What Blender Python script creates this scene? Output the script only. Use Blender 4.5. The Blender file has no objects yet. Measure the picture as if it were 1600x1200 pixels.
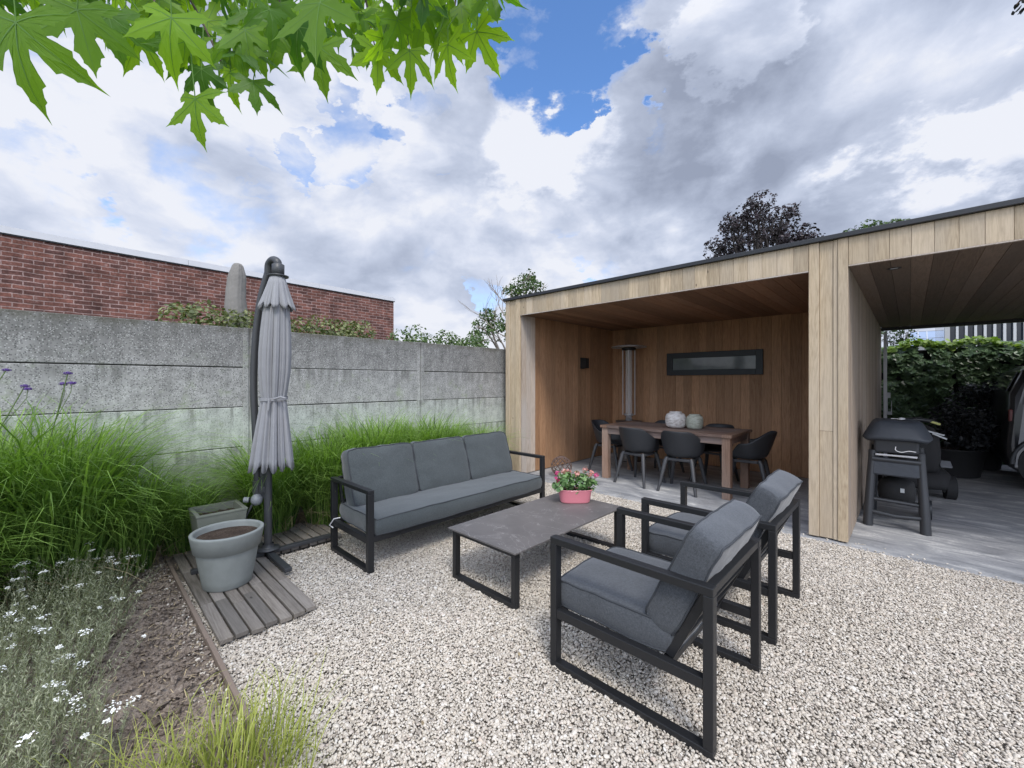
import bpy, bmesh, math, random
import numpy as np
from mathutils import Vector, Matrix, Euler
R = math.radians
random.seed(7); rng = np.random.default_rng(7)
scene = bpy.context.scene
C = scene.collection

# ---------------------------------------------------------------- camera
YAW = R(43.7425); FPX = 648.87; CAMH = 1.42
cd = bpy.data.cameras.new('camera'); cam = bpy.data.objects.new('camera', cd); C.objects.link(cam)
cam.location = (0, 0, CAMH); cam.rotation_euler = (R(90), 0, YAW)
cd.sensor_width = 36; cd.lens = 36 * FPX / 1600; cd.shift_y = -3 / 1600
cd.clip_start = 0.05; cd.clip_end = 600
scene.camera = cam
FW = Vector((-math.sin(YAW), math.cos(YAW), 0)); RT = Vector((math.cos(YAW), math.sin(YAW), 0))
def ray(px, py): return (FW * FPX + RT * (px - 800) + Vector((0, 0, 1)) * (597 - py)) / FPX
def at(px, py, d): return Vector((0, 0, CAMH)) + ray(px, py) * d

# ---------------------------------------------------------------- light
SUN_EL, SUN_AZ = 52, 35       # azimuth: degrees from +X towards -Y
sdir = Vector((math.cos(R(SUN_EL)) * math.cos(R(SUN_AZ)), -math.cos(R(SUN_EL)) * math.sin(R(SUN_AZ)), math.sin(R(SUN_EL))))
sl = bpy.data.lights.new('sun', 'SUN'); sun = bpy.data.objects.new('sun', sl); C.objects.link(sun)
sl.energy = 1.45; sl.angle = R(15); sl.color = (1, .95, .88)
sun.rotation_euler = sdir.to_track_quat('Z', 'Y').to_euler(); sun.location = (6, -4, 9)
scene.view_settings.view_transform = 'Standard'; scene.view_settings.look = 'None'
scene.view_settings.exposure = 0.78; scene.view_settings.gamma = 1
scene.cycles.use_denoising = True
scene.cycles.max_bounces = 8; scene.cycles.diffuse_bounces = 4; scene.cycles.transparent_max_bounces = 12
scene.cycles.sample_clamp_indirect = 6

# ---- node helper
class NT:
    def __init__(s, tree): s.t = tree; s.n = tree.nodes; s.l = tree.links
    def new(s, typ, **kw):
        nd = s.n.new(typ)
        for k, v in kw.items():
            if k.startswith('_'): setattr(nd, k[1:], v)
        return nd
    def put(s, sock, v):
        if v is None: return
        if isinstance(v, bpy.types.NodeSocket): s.l.new(v, sock)
        else:
            if isinstance(v, (tuple, list)) and len(v) == 3 and sock.type == 'RGBA': v = (*v, 1)
            sock.default_value = v
    def math(s, op, a, b=None, c=None, clamp=False):
        nd = s.n.new('ShaderNodeMath'); nd.operation = op; nd.use_clamp = clamp
        s.put(nd.inputs[0], a); s.put(nd.inputs[1], b); s.put(nd.inputs[2], c); return nd.outputs[0]
    def vmath(s, op, a, b=None, out=0):
        nd = s.n.new('ShaderNodeVectorMath'); nd.operation = op
        s.put(nd.inputs[0], a); s.put(nd.inputs[1], b); return nd.outputs[out]
    def noise(s, vec, scale, detail=4, rough=.55, dist=0, col=False):
        nd = s.n.new('ShaderNodeTexNoise'); s.put(nd.inputs['Vector'], vec); nd.inputs['Scale'].default_value = scale
        nd.inputs['Detail'].default_value = detail; nd.inputs['Roughness'].default_value = rough; nd.inputs['Distortion'].default_value = dist
        return nd.outputs['Color' if col else 'Fac']
    def ramp(s, f, stops, interp='LINEAR'):
        nd = s.n.new('ShaderNodeValToRGB'); cr = nd.color_ramp; cr.interpolation = interp
        while len(cr.elements) > 1: cr.elements.remove(cr.elements[0])
        cr.elements[0].position = stops[0][0]; cr.elements[0].color = (*stops[0][1], 1) if len(stops[0][1]) == 3 else stops[0][1]
        for p, c in stops[1:]:
            e = cr.elements.new(p); e.color = (*c, 1) if len(c) == 3 else c
        s.put(nd.inputs[0], f); return nd.outputs[0]
    def mix(s, f, a, b, mode='MIX'):
        nd = s.n.new('ShaderNodeMix'); nd.data_type = 'RGBA'; nd.blend_type = mode
        s.put(nd.inputs[0], f); s.put(nd.inputs[6], a); s.put(nd.inputs[7], b); return nd.outputs[2]
    def maprange(s, v, a, b, c=0., d=1., smooth=True):
        nd = s.n.new('ShaderNodeMapRange'); nd.interpolation_type = 'SMOOTHSTEP' if smooth else 'LINEAR'
        s.put(nd.inputs[0], v)
        for i, x in enumerate((a, b, c, d)): nd.inputs[i + 1].default_value = x
        return nd.outputs[0]
    def scale(s, vec, sc):
        nd = s.n.new('ShaderNodeMapping'); s.put(nd.inputs[0], vec); nd.inputs['Scale'].default_value = sc; return nd.outputs[0]

# ---------------------------------------------------------------- world: Nishita sky with a broken deck of cloud
w = bpy.data.worlds.new('World'); scene.world = w; w.use_nodes = True
T = NT(w.node_tree); T.n.clear()
sky = T.n.new('ShaderNodeTexSky'); sky.sky_type = 'NISHITA'; sky.sun_disc = False
sky.sun_elevation = R(SUN_EL); sky.sun_rotation = R(90 + SUN_AZ); sky.air_density = 1.0; sky.dust_density = .4; sky.ozone_density = 2.5
tc = T.n.new('ShaderNodeTexCoord'); D = T.vmath('NORMALIZE', tc.outputs['Generated'])
sep = T.n.new('ShaderNodeSeparateXYZ'); T.put(sep.inputs[0], D)
P = T.scale(D, (1, 1, 1.75))
warp = T.vmath('MULTIPLY', T.vmath('SUBTRACT', T.noise(P, 2.2, 3, .5, col=True), (.5, .5, .5)), (.22, .22, .22))
Pw = T.vmath('ADD', P, warp)
Db = T.vmath('ADD', D, T.vmath('MULTIPLY', T.vmath('SUBTRACT', T.noise(P, 4.5, 8, .6, col=True), (.5, .5, .5)), (.065, .065, .065)))
def fbm(p): return T.math('ADD', T.math('MULTIPLY', T.noise(p, 1.7, 10, .54), .80), T.math('MULTIPLY', T.noise(p, 6.5, 8, .6), .20))
def blob(px, py, r0, r1, amp):
    """clearing (amp < 0) or bank of cloud (amp > 0) round one direction of the sky"""
    v = ray(px, py).normalized()
    dt = T.vmath('DOT_PRODUCT', Db, tuple(v), out=1)
    return T.maprange(dt, math.cos(R(r1)), math.cos(R(r0)), 0, amp)
n0 = fbm(Pw); n_up = fbm(T.vmath('ADD', Pw, (.035, -.02, .095)))
bank = None
for b in ((930, 45, 1, 10, -.24), (850, 10, 1, 11, -.20), (1010, 150, .5, 4, -.14), (800, 110, .5, 6, -.12), (985, 110, .5, 4, -.12), (700, 165, .5, 5, -.10), (740, 60, 1, 6, -.05), (250, 275, 1, 6, -.05), (130, 215, 1, 6, -.04), (330, 230, 2, 8, .03), (60, 300, 1, 5, -.05),
          (800, 412, .2, 4, -.09), (885, 395, .2, 3, -.07), (395, 305, .5, 2.5, -.045), (500, 225, .5, 3.5, -.05), (560, 240, .5, 3, -.06), (865, 210, 3, 10, .17), (1350, 200, 10, 34, .20), (1110, 60, 2, 8, .12), (600, 330, 8, 30, .10), (100, 350, 4, 14, .09), (350, 180, 3, 12, .05)):
    bank = blob(*b) if bank is None else T.math('ADD', bank, blob(*b))
dens = T.math('ADD', T.math('ADD', n0, bank), T.maprange(sep.outputs[2], .26, .0, 0, .10))
cover = T.math('ADD', T.math('MULTIPLY', T.maprange(dens, .445, .55), .60), T.math('MULTIPLY', T.maprange(dens, .33, .52), .40))
relief = T.math('MULTIPLY', T.math('SUBTRACT', n0, n_up), 3.6)
# grey undersides, stronger in the big bank to the right
g = T.math('MULTIPLY', T.maprange(T.noise(T.vmath('ADD', Pw, (4.2, 1.3, 0)), 1.9, 6, .5), .38, .68), .55)
for b in ((1300, 150, 3, 24, .38), (1180, 250, 1, 12, .12), (1060, 330, 2, 11, .24), (1250, 260, 3, 12, .16), (1590, 400, 2, 9, .22), (730, 380, 2, 10, .14), (865, 200, 2, 9, -.6), (1250, 480, 3, 13, -.30), (1500, 250, 1, 7, -.42), (1420, 330, 1, 7, -.30), (1120, 40, .5, 5, -.40), (1560, 180, 1, 6, -.25), (30, 130, 3, 12, -.15), (600, 320, 3, 14, -.18), (850, 330, 2, 8, -.2)):
    g = T.math('ADD', g, blob(*b))
g = T.math('SUBTRACT', g, relief)
g = T.math('MULTIPLY', T.math('MINIMUM', T.math('MAXIMUM', g, 0.), 1.), T.maprange(dens, .45, .52))
ccol = T.ramp(g, [(0, (.83, .855, .93)), (.18, (.69, .74, .87)), (.42, (.54, .60, .745)), (.70, (.42, .475, .61)), (1, (.31, .355, .47))])
bg1 = T.n.new('ShaderNodeBackground'); T.put(bg1.inputs[0], T.vmath('MULTIPLY', sky.outputs[0], (.70, .90, 1.12))); bg1.inputs[1].default_value = .13
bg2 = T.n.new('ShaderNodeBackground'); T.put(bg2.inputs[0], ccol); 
fill_glow = T.maprange(T.vmath('DOT_PRODUCT', D, tuple(sdir), out=1), .05, .97, 0, 1)      # out-of-view cloud on the sun's side brightened, added to light the pavilion
T.put(bg2.inputs[1], T.math('MULTIPLY_ADD', fill_glow, 1.35, .60))
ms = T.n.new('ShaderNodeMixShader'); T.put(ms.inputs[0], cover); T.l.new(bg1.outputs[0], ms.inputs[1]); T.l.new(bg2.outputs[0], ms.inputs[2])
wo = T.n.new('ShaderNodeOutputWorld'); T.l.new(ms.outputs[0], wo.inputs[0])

# ================================================================ mesh helpers
class MB:
    def __init__(s): s.v = []; s.f = []; s.m = []; s.sm = []; s.t = []; s.tone = .5; s.mi = 0; s.smooth = False
    def add(s, vs, fs, smooth=None):
        o = len(s.v); s.v += [tuple(v) for v in vs]
        s.t += [s.tone] * len(vs)
        for f in fs: s.f.append(tuple(i + o for i in f)); s.m.append(s.mi); s.sm.append(s.smooth if smooth is None else smooth)
        return s
    def box(s, c, d, rot=None, taper=None):
        x, y, z = d[0] / 2, d[1] / 2, d[2] / 2; vs = []
        for k, (a, b, e) in enumerate([(-1,-1,-1),(1,-1,-1),(1,1,-1),(-1,1,-1),(-1,-1,1),(1,-1,1),(1,1,1),(-1,1,1)]):
            q = Vector((a * x, b * y, e * z))
            if taper and e > 0: q.x *= taper; q.y *= taper
            if rot is not None: q = rot @ q
            vs.append(q + Vector(c))
        return s.add(vs, [(0,3,2,1),(4,5,6,7),(0,1,5,4),(1,2,6,5),(2,3,7,6),(3,0,4,7)], False)
    def span(s, a, b): return s.box([(a[i] + b[i]) / 2 for i in range(3)], [abs(b[i] - a[i]) for i in range(3)])
    def bar(s, p, q, w, h, up=(0, 0, 1)):
        p, q = Vector(p), Vector(q); z = (q - p).normalized(); up = Vector(up)
        if abs(z.dot(up)) > .99: up = Vector((1, 0, 0))
        x = up.cross(z).normalized(); y = z.cross(x)
        M = Matrix((x, y, z)).transposed()
        return s.box((p + q) / 2, (w, h, (q - p).length), M)
    def tube(s, pts, r, n=10, cap=True):
        pts = [Vector(p) for p in pts]; rs = r if isinstance(r, (list, tuple)) else [r] * len(pts)
        rings = []; prev = None
        for i, p in enumerate(pts):
            d = (pts[min(i + 1, len(pts) - 1)] - pts[max(i - 1, 0)]).normalized()
            if prev is None:
                a = Vector((0, 0, 1)) if abs(d.z) < .9 else Vector((1, 0, 0)); x = a.cross(d).normalized()
            else: x = (prev - d * prev.dot(d)).normalized()
            prev = x; y = d.cross(x)
            rings.append([p + (x * math.cos(t) + y * math.sin(t)) * rs[i] for t in [2 * math.pi * k / n for k in range(n)]])
        vs = [v for rg in rings for v in rg]; fs = []
        for i in range(len(rings) - 1):
            for k in range(n): a = i * n + k; b = i * n + (k + 1) % n; fs.append((a, b, b + n, a + n))
        s.add(vs, fs, True)
        if cap: s.add(rings[0], [tuple(range(n))[::-1]], False); s.add(rings[-1], [tuple(range(n))], False)
        return s
    def lathe(s, prof, n=32, c=(0, 0, 0), sx=1, sy=1, cap0=False, cap1=False, fn=None):
        vs = []; fs = []
        for (r, z) in prof:
            for k in range(n):
                t = 2 * math.pi * k / n; rr = r * (fn(t, z) if fn else 1)
                vs.append((c[0] + rr * math.cos(t) * sx, c[1] + rr * math.sin(t) * sy, c[2] + z))
        for i in range(len(prof) - 1):
            for k in range(n): a = i * n + k; b = i * n + (k + 1) % n; fs.append((a, b, b + n, a + n))
        if cap0: fs.append(tuple(range(n))[::-1])
        if cap1: fs.append(tuple((len(prof) - 1) * n + k for k in range(n)))
        return s.add(vs, fs, True)
    def build(s, name, mats, parent=None, loc=None, rot=None, bevel=0, seg=2, sub=0):
        me = bpy.data.meshes.new(name); me.from_pydata(s.v, [], s.f)
        for m in (mats if isinstance(mats, (list, tuple)) else [mats]): me.materials.append(m)
        me.polygons.foreach_set('material_index', s.m); me.polygons.foreach_set('use_smooth', s.sm)
        if s.v:
            at_ = me.attributes.new('tone', 'FLOAT', 'POINT'); at_.data.foreach_set('value', s.t)
        me.update()
        return link(name, me, parent, loc, rot, bevel, seg, sub)
def link(name, me, parent=None, loc=None, rot=None, bevel=0, seg=2, sub=0):
    o = bpy.data.objects.new(name, me); C.objects.link(o)
    if parent: o.parent = parent
    if loc is not None: o.location = loc
    if rot is not None: o.rotation_euler = rot
    if bevel:
        b = o.modifiers.new('bevel', 'BEVEL'); b.width = bevel; b.segments = seg; b.limit_method = 'ANGLE'; b.harden_normals = False
    if sub:
        b = o.modifiers.new('sub', 'SUBSURF'); b.levels = sub; b.render_levels = sub
    return o
def npmesh(name, v, f, mats, tone=None, fm=None, smooth=False, parent=None, loc=None, rot=None):
    """v (N,3), f (M,k) arrays"""
    me = bpy.data.meshes.new(name); n, k = f.shape
    me.vertices.add(len(v)); me.vertices.foreach_set('co', np.asarray(v, np.float32).ravel())
    me.loops.add(n * k); me.loops.foreach_set('vertex_index', f.astype(np.int32).ravel())
    me.polygons.add(n); me.polygons.foreach_set('loop_start', np.arange(0, n * k, k, dtype=np.int32))
    for m in (mats if isinstance(mats, (list, tuple)) else [mats]): me.materials.append(m)
    if fm is not None: me.polygons.foreach_set('material_index', fm.astype(np.int32))
    me.polygons.foreach_set('use_smooth', np.full(n, smooth))
    a = me.attributes.new('tone', 'FLOAT', 'POINT'); a.data.foreach_set('value', np.full(len(v), .5, np.float32) if tone is None else np.asarray(tone, np.float32))
    me.update(); me.validate()
    return link(name, me, parent, loc, rot)
def thing(name, label, cat, loc=(0, 0, 0), rz=0, group=None):
    o = bpy.data.objects.new(name, None); C.objects.link(o); o.empty_display_size = .1
    o.location = loc; o.rotation_euler = (0, 0, rz); tag(o, label, cat, group); return o
def tag(o, label=None, cat=None, group=None, kind=None):
    if label: o['label'] = label
    if cat: o['category'] = cat
    if group: o['group'] = group
    if kind: o['kind'] = kind
    return o
def copy_tree(o, parent=None, label=None, loc=None, rz=None):
    c = o.copy(); C.objects.link(c)
    if parent: c.parent = parent
    if label: c['label'] = label
    if loc is not None: c.location = loc
    if rz is not None: c.rotation_euler = (0, 0, rz)
    for ch in list(o.children): copy_tree(ch, c)
    return c

# ================================================================ materials
def mat(name, base, rough=.6, metal=0, spec=.5, bump=None, tone=None, var=None, coord='Object', **kw):
    """base colour; var=(scale, amount, detail, stretch) mottles it; tone=amount uses the per-piece attribute; bump=(scale,strength,dist[,stretch])"""
    m = bpy.data.materials.new(name); m.use_nodes = True; t = NT(m.node_tree); b = t.n['Principled BSDF']
    tc = t.n.new('ShaderNodeTexCoord').outputs[coord]
    col = None
    if var or tone:
        fac = None
        if var:
            sc = t.scale(tc, var[3]) if len(var) > 3 else tc
            n = t.noise(sc, var[0], var[2] if len(var) > 2 else 5, .6)
            fac = t.math('MULTIPLY_ADD', t.math('SUBTRACT', n, .5), 2 * var[1], 1.)
        if tone:
            at_ = t.n.new('ShaderNodeAttribute'); at_.attribute_name = 'tone'
            f2 = t.math('MULTIPLY_ADD', t.math('SUBTRACT', at_.outputs['Fac'], .5), 2 * tone, 1.)
            fac = f2 if fac is None else t.math('MULTIPLY', fac, f2)
        col = t.vmath('SCALE', tuple(base)); t.n[-1].inputs['Scale']
        nd = t.n[-1]; t.put(nd.inputs['Scale'], fac); col = nd.outputs[0]
        t.put(b.inputs['Base Color'], col)
    else: b.inputs['Base Color'].default_value = (*base, 1)
    b.inputs['Roughness'].default_value = rough; b.inputs['Metallic'].default_value = metal; b.inputs['Specular IOR Level'].default_value = spec
    if bump:
        sc = t.scale(tc, bump[3]) if len(bump) > 3 else tc
        n = t.noise(sc, bump[0], 4, .6); bp = t.n.new('ShaderNodeBump'); bp.inputs['Strength'].default_value = bump[1]; bp.inputs['Distance'].default_value = bump[2]
        t.put(bp.inputs['Height'], n); t.put(b.inputs['Normal'], bp.outputs[0])
    for k, v in kw.items(): b.inputs[k.replace('_', ' ')].default_value = v
    return m

def wood_mat(name, dark, light, grey, rough=.65, greyamt=.4, knots=True, axis='z', tone=.28):
    """cladding boards: grain stretched along the board, per-board tone, grey weathering"""
    m = bpy.data.materials.new(name); m.use_nodes = True; t = NT(m.node_tree); b = t.n['Principled BSDF']
    tc = t.n.new('ShaderNodeTexCoord').outputs['Object']
    at_ = t.n.new('ShaderNodeAttribute'); at_.attribute_name = 'tone'; tn = at_.outputs['Fac']
    cm = t.n.new('ShaderNodeCombineXYZ')
    for i in range(3): t.put(cm.inputs[i], t.math('MULTIPLY', tn, 37. + 11 * i))
    v = t.vmath('ADD', tc, cm.outputs[0])
    st = {'z': (1, 1, .07), 'y': (1, .07, 1), 'x': (.07, 1, 1)}[axis]
    vs = t.scale(v, st)
    wv = t.noise(vs, 13, 4, .5, 1.0); fine = t.noise(vs, 130, 4, .7); big = t.noise(t.scale(v, tuple(x ** .5 for x in st)), 2.2, 3)
    ring = t.math('FRACT', t.math('MULTIPLY', wv, 7.))
    ring = t.math('ABSOLUTE', t.math('MULTIPLY_ADD', ring, 2., -1.))
    f = t.math('ADD', t.math('MULTIPLY', ring, .22), t.math('MULTIPLY', fine, .78))
    col = t.ramp(f, [(.22, dark), (.62, light)])
    col = t.mix(t.math('MULTIPLY', t.maprange(big, .35, .68), greyamt), col, grey)
    nd = t.n.new('ShaderNodeVectorMath'); nd.operation = 'SCALE'; t.put(nd.inputs[0], col)
    t.put(nd.inputs['Scale'], t.math('MULTIPLY_ADD', t.math('SUBTRACT', tn, .5), 2 * tone, 1.)); col = nd.outputs[0]
    if knots:
        vo = t.n.new('ShaderNodeTexVoronoi'); t.put(vo.inputs['Vector'], t.scale(v, tuple(1 if x == 1 else .45 for x in st))); vo.inputs['Scale'].default_value = 6.5
        k = t.maprange(vo.outputs['Distance'], .062, .03)
        col = t.mix(t.math('MULTIPLY', k, .75), col, tuple(x * .22 for x in dark))
    t.put(b.inputs['Base Color'], col); b.inputs['Roughness'].default_value = rough; b.inputs['Specular IOR Level'].default_value = .3
    bp = t.n.new('ShaderNodeBump'); bp.inputs['Strength'].default_value = .35; bp.inputs['Distance'].default_value = .002
    t.put(bp.inputs['Height'], f); t.put(b.inputs['Normal'], bp.outputs[0])
    return m
M = {}
M['clad'] = wood_mat('weathered_pale_cladding', (.29, .215, .135), (.49, .39, .265), (.45, .385, .305), greyamt=.5, tone=.17)
M['clad_grey'] = wood_mat('greyed_cladding', (.30, .23, .17), (.50, .42, .35), (.50, .47, .44), greyamt=.7, tone=.18)
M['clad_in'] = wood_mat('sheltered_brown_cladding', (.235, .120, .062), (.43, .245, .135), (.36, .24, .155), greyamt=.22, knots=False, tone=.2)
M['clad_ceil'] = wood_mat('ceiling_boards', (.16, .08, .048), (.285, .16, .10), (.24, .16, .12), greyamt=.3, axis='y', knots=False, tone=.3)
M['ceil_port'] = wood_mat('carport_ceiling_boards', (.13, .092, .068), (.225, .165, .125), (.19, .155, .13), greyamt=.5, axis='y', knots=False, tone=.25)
M['clad_port'] = wood_mat('carport_boards', (.24, .18, .135), (.38, .30, .23), (.34, .30, .26), greyamt=.5, knots=False, tone=.2)
M['teak'] = wood_mat('reclaimed_teak', (.10, .060, .045), (.21, .135, .105), (.24, .205, .19), greyamt=.6, axis='x', tone=.25)
M['teak_z'] = wood_mat('reclaimed_teak_upright', (.15, .085, .055), (.29, .18, .125), (.30, .25, .22), greyamt=.45, tone=.2)
M['deck'] = wood_mat('old_grey_decking', (.10, .085, .07), (.21, .185, .16), (.22, .205, .19), greyamt=.5, axis='x', tone=.35, rough=.85)
M['black'] = mat('anthracite_coated_metal', (.012, .0125, .014), .45, bump=(300, .06, .001))
M['roofedge'] = mat('black_roof_trim', (.02, .021, .024), .45)
M['fabric_front'] = None
def fabric(name, c1, c2, sc=160):
    m = bpy.data.materials.new(name); m.use_nodes = True; t = NT(m.node_tree); b = t.n['Principled BSDF']
    tc = t.n.new('ShaderNodeTexCoord').outputs['Object']
    a = t.noise(t.scale(tc, (1, 1, .35)), sc, 2, .7); c = t.noise(t.scale(tc, (.35, .35, 1)), sc, 2, .7)
    f = t.math('ADD', t.math('MULTIPLY', a, .5), t.math('MULTIPLY', c, .5)); big = t.noise(tc, 5, 4)
    col = t.ramp(t.math('ADD', f, t.math('MULTIPLY', t.math('SUBTRACT', big, .5), .25)), [(.36, c1), (.64, c2)])
    t.put(b.inputs['Base Color'], col); b.inputs['Roughness'].default_value = .9; b.inputs['Specular IOR Level'].default_value = .2
    b.inputs['Sheen Weight'].default_value = .25; b.inputs['Sheen Roughness'].default_value = .5
    bp = t.n.new('ShaderNodeBump'); bp.inputs['Strength'].default_value = .25; bp.inputs['Distance'].default_value = .0015
    hb = t.math('ADD', f, t.math('MULTIPLY', t.noise(t.scale(tc, (1, .6, 1)), 7, 3, .5, 1.5), 7.)); t.put(bp.inputs['Height'], hb); t.put(b.inputs['Normal'], bp.outputs[0])
    return m
M['cushion'] = fabric('charcoal_woven_fabric', (.042, .046, .052), (.078, .085, .095), 240)
M['cushion_sofa'] = fabric('slate_woven_fabric', (.046, .054, .056), (.074, .085, .089), 260)
M['piping'] = mat('dark_piping', (.035, .039, .045), .85)
M['canopy'] = mat('pale_grey_canvas', (.262, .264, .278), .9, var=(14, .12, 5), bump=(500, .15, .001), spec=.2)
M['umetal'] = mat('dark_grey_painted_metal', (.042, .044, .048), .45, var=(30, .1))
M['ucover'] = mat('taupe_cover_fabric', (.185, .175, .16), .9, var=(5, .12), bump=(16, .5, .02))
M['plastic_grey'] = mat('grey_plastic', (.20, .21, .225), .5)
M['shell'] = mat('charcoal_plastic_shell', (.022, .024, .028), .55)
M['legplastic'] = mat('dark_grey_chair_leg', (.042, .043, .047), .5)
M['steel'] = mat('brushed_steel', (.55, .55, .56), .5, metal=.6)
M['dglass'] = mat('heater_glass', (.75, .72, .70), .15, Alpha=.35)
M['pink'] = mat('pink_glazed_tin', (.62, .20, .24), .35, Coat_Weight=.4)
M['rim_dark'] = mat('dark_void', (.01, .01, .01), .9)
M['yellowgreen'] = mat('yellow_green_paint', (.50, .50, .16), .4)
M['white_trim'] = mat('pale_grey_trim', (.55, .57, .58), .45)
M['rope'] = mat('white_cord', (.7, .7, .7), .8)
M['tyre'] = mat('black_rubber', (.018, .018, .019), .8, bump=(60, .3, .004))
M['carpaint'] = mat('dark_car_paint', (.035, .037, .042), .28, metal=.3, Coat_Weight=.7)
M['carglass'] = mat('tinted_car_glass', (.10, .11, .12), .06)
M['bbqcover'] = mat('black_vinyl_cover', (.036, .042, .052), .55, bump=(7, .5, .015))
M['bbqtube'] = mat('black_tube_plastic', (.028, .03, .034), .33)
M['taillight'] = mat('tail_lamp_clear', (.6, .58, .56), .15)
M['brickfar'] = mat('brown_far_brick', (.20, .14, .115), .9, var=(40, .15))
M['slate'] = mat('dark_window_glass', (.02, .03, .045), .1)
M['palewood'] = mat('pale_grey_slats', (.50, .50, .50), .6)
M['render'] = mat('pale_render', (.4, .4, .4), .8)
M['panelpv'] = mat('solar_panel_glass', (.28, .36, .5), .12, Coat_Weight=.5)
M['purplefl'] = mat('verbena_purple', (.10, .05, .22), .8)
M['straw'] = mat('dry_straw', (.42, .33, .20), .9, tone=.3)
M['whitefl'] = mat('white_petals', (.82, .82, .78), .8, tone=.1)
M['edging'] = mat('weathered_wood_edging', (.19, .145, .115), .85, var=(12, .3, 5, (.1, 1, 1)), bump=(50, .3, .003, (.1, 1, 1)))
M['bark'] = mat('bark', (.09, .065, .05), .95, var=(12, .35, 6, (1, 1, .3)), bump=(20, .8, .02, (1, 1, .3)))
M['darkbark'] = mat('dark_twig', (.035, .028, .026), .95)
M['palebranch'] = mat('pale_dead_branch', (.30, .25, .21), .9)

def leafmat(name, c1, c2, trans=.35, rough=.45, tint=(1.1, 1.3, .35), var=None):
    m = bpy.data.materials.new(name); m.use_nodes = True; t = NT(m.node_tree); b = t.n['Principled BSDF']
    at_ = t.n.new('ShaderNodeAttribute'); at_.attribute_name = 'tone'
    fac = at_.outputs['Fac']
    if var:
        tc = t.n.new('ShaderNodeTexCoord').outputs['Object']
        fac = t.math('ADD', fac, t.math('MULTIPLY', t.math('SUBTRACT', t.noise(tc, var[0], 4), .5), var[1]))
    col = t.ramp(fac, [(0, c1), (1, c2)])
    t.put(b.inputs['Base Color'], col); b.inputs['Roughness'].default_value = rough; b.inputs['Specular IOR Level'].default_value = .35
    tr = t.n.new('ShaderNodeBsdfTranslucent'); t.put(tr.inputs[0], t.mix(1., col, tint, 'MULTIPLY'))
    mx = t.n.new('ShaderNodeMixShader'); mx.inputs[0].default_value = trans
    out = t.n['Material Output']; t.l.new(b.outputs[0], mx.inputs[1]); t.l.new(tr.outputs[0], mx.inputs[2]); t.l.new(mx.outputs[0], out.inputs[0])
    return m
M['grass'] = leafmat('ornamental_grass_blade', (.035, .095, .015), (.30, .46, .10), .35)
M['grass_dull'] = leafmat('ornamental_grass_dull_blade', (.05, .09, .03), (.22, .30, .11), .3)
M['grass_yellow'] = leafmat('golden_grass_blade', (.20, .24, .05), (.48, .50, .14), .35)
M['dryblade'] = leafmat('dry_blade', (.20, .15, .09), (.40, .32, .20), .15)
M['maple'] = leafmat('sweetgum_leaf', (.035, .11, .015), (.20, .36, .03), .55, .5, (2.5, 2.3, .6), var=(14, .35))
M['vein'] = leafmat('sweetgum_vein', (.09, .20, .04), (.20, .36, .07), .4)
M['ivy'] = leafmat('ivy_leaf', (.025, .05, .02), (.13, .20, .10), .15, .32)
M['ivy_top'] = leafmat('ivy_skylit_leaf', (.12, .20, .04), (.30, .40, .10), .3)  # lighter ivy: sky light on the hedge top put into the leaf colour
M['shrub'] = leafmat('shrub_leaf', (.045, .09, .03), (.14, .20, .07), .25)
M['shrub_yel'] = leafmat('yellowish_shrub_leaf', (.06, .085, .03), (.25, .27, .12), .25)
M['beech'] = leafmat('copper_beech_leaf', (.014, .010, .013), (.042, .028, .034), .08)
M['treeleaf'] = leafmat('tree_leaf', (.035, .07, .022), (.11, .17, .05), .25)
M['darkleaf'] = leafmat('dark_shrub_leaf', (.012, .014, .016), (.035, .038, .04), .1)
M['silver'] = leafmat('silvery_stem_leaf', (.125, .148, .08), (.42, .43, .30), .25)
M['geranium'] = leafmat('geranium_leaf', (.06, .13, .04), (.20, .32, .12), .2)
M['petal_r'] = leafmat('magenta_petal', (.40, .02, .12), (.60, .10, .25), .2)
M['petal_p'] = leafmat('salmon_petal', (.55, .22, .20), (.75, .42, .38), .2)

def gravel_mat():
    m = bpy.data.materials.new('pale_marble_chippings'); m.use_nodes = True; t = NT(m.node_tree); b = t.n['Principled BSDF']
    oi = t.n.new('ShaderNodeObjectInfo'); r = oi.outputs['Random']
    col = t.ramp(r, [(0, (.29, .255, .22)), (.10, (.42, .37, .31)), (.3, (.51, .46, .39)), (.6, (.60, .55, .48)), (.85, (.53, .465, .38)), (.95, (.66, .63, .575)), (1, (.50, .41, .34))])
    tc = t.n.new('ShaderNodeTexCoord').outputs['Object']
    n = t.noise(tc, 90, 4, .6)
    nd = t.n.new('ShaderNodeVectorMath'); nd.operation = 'SCALE'; t.put(nd.inputs[0], col); t.put(nd.inputs['Scale'], t.maprange(n, .3, .7, .8, 1.1)); t.put(b.inputs['Base Color'], nd.outputs[0])
    b.inputs['Roughness'].default_value = .75; b.inputs['Specular IOR Level'].default_value = .3
    return m
M['pebble'] = gravel_mat()
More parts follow.
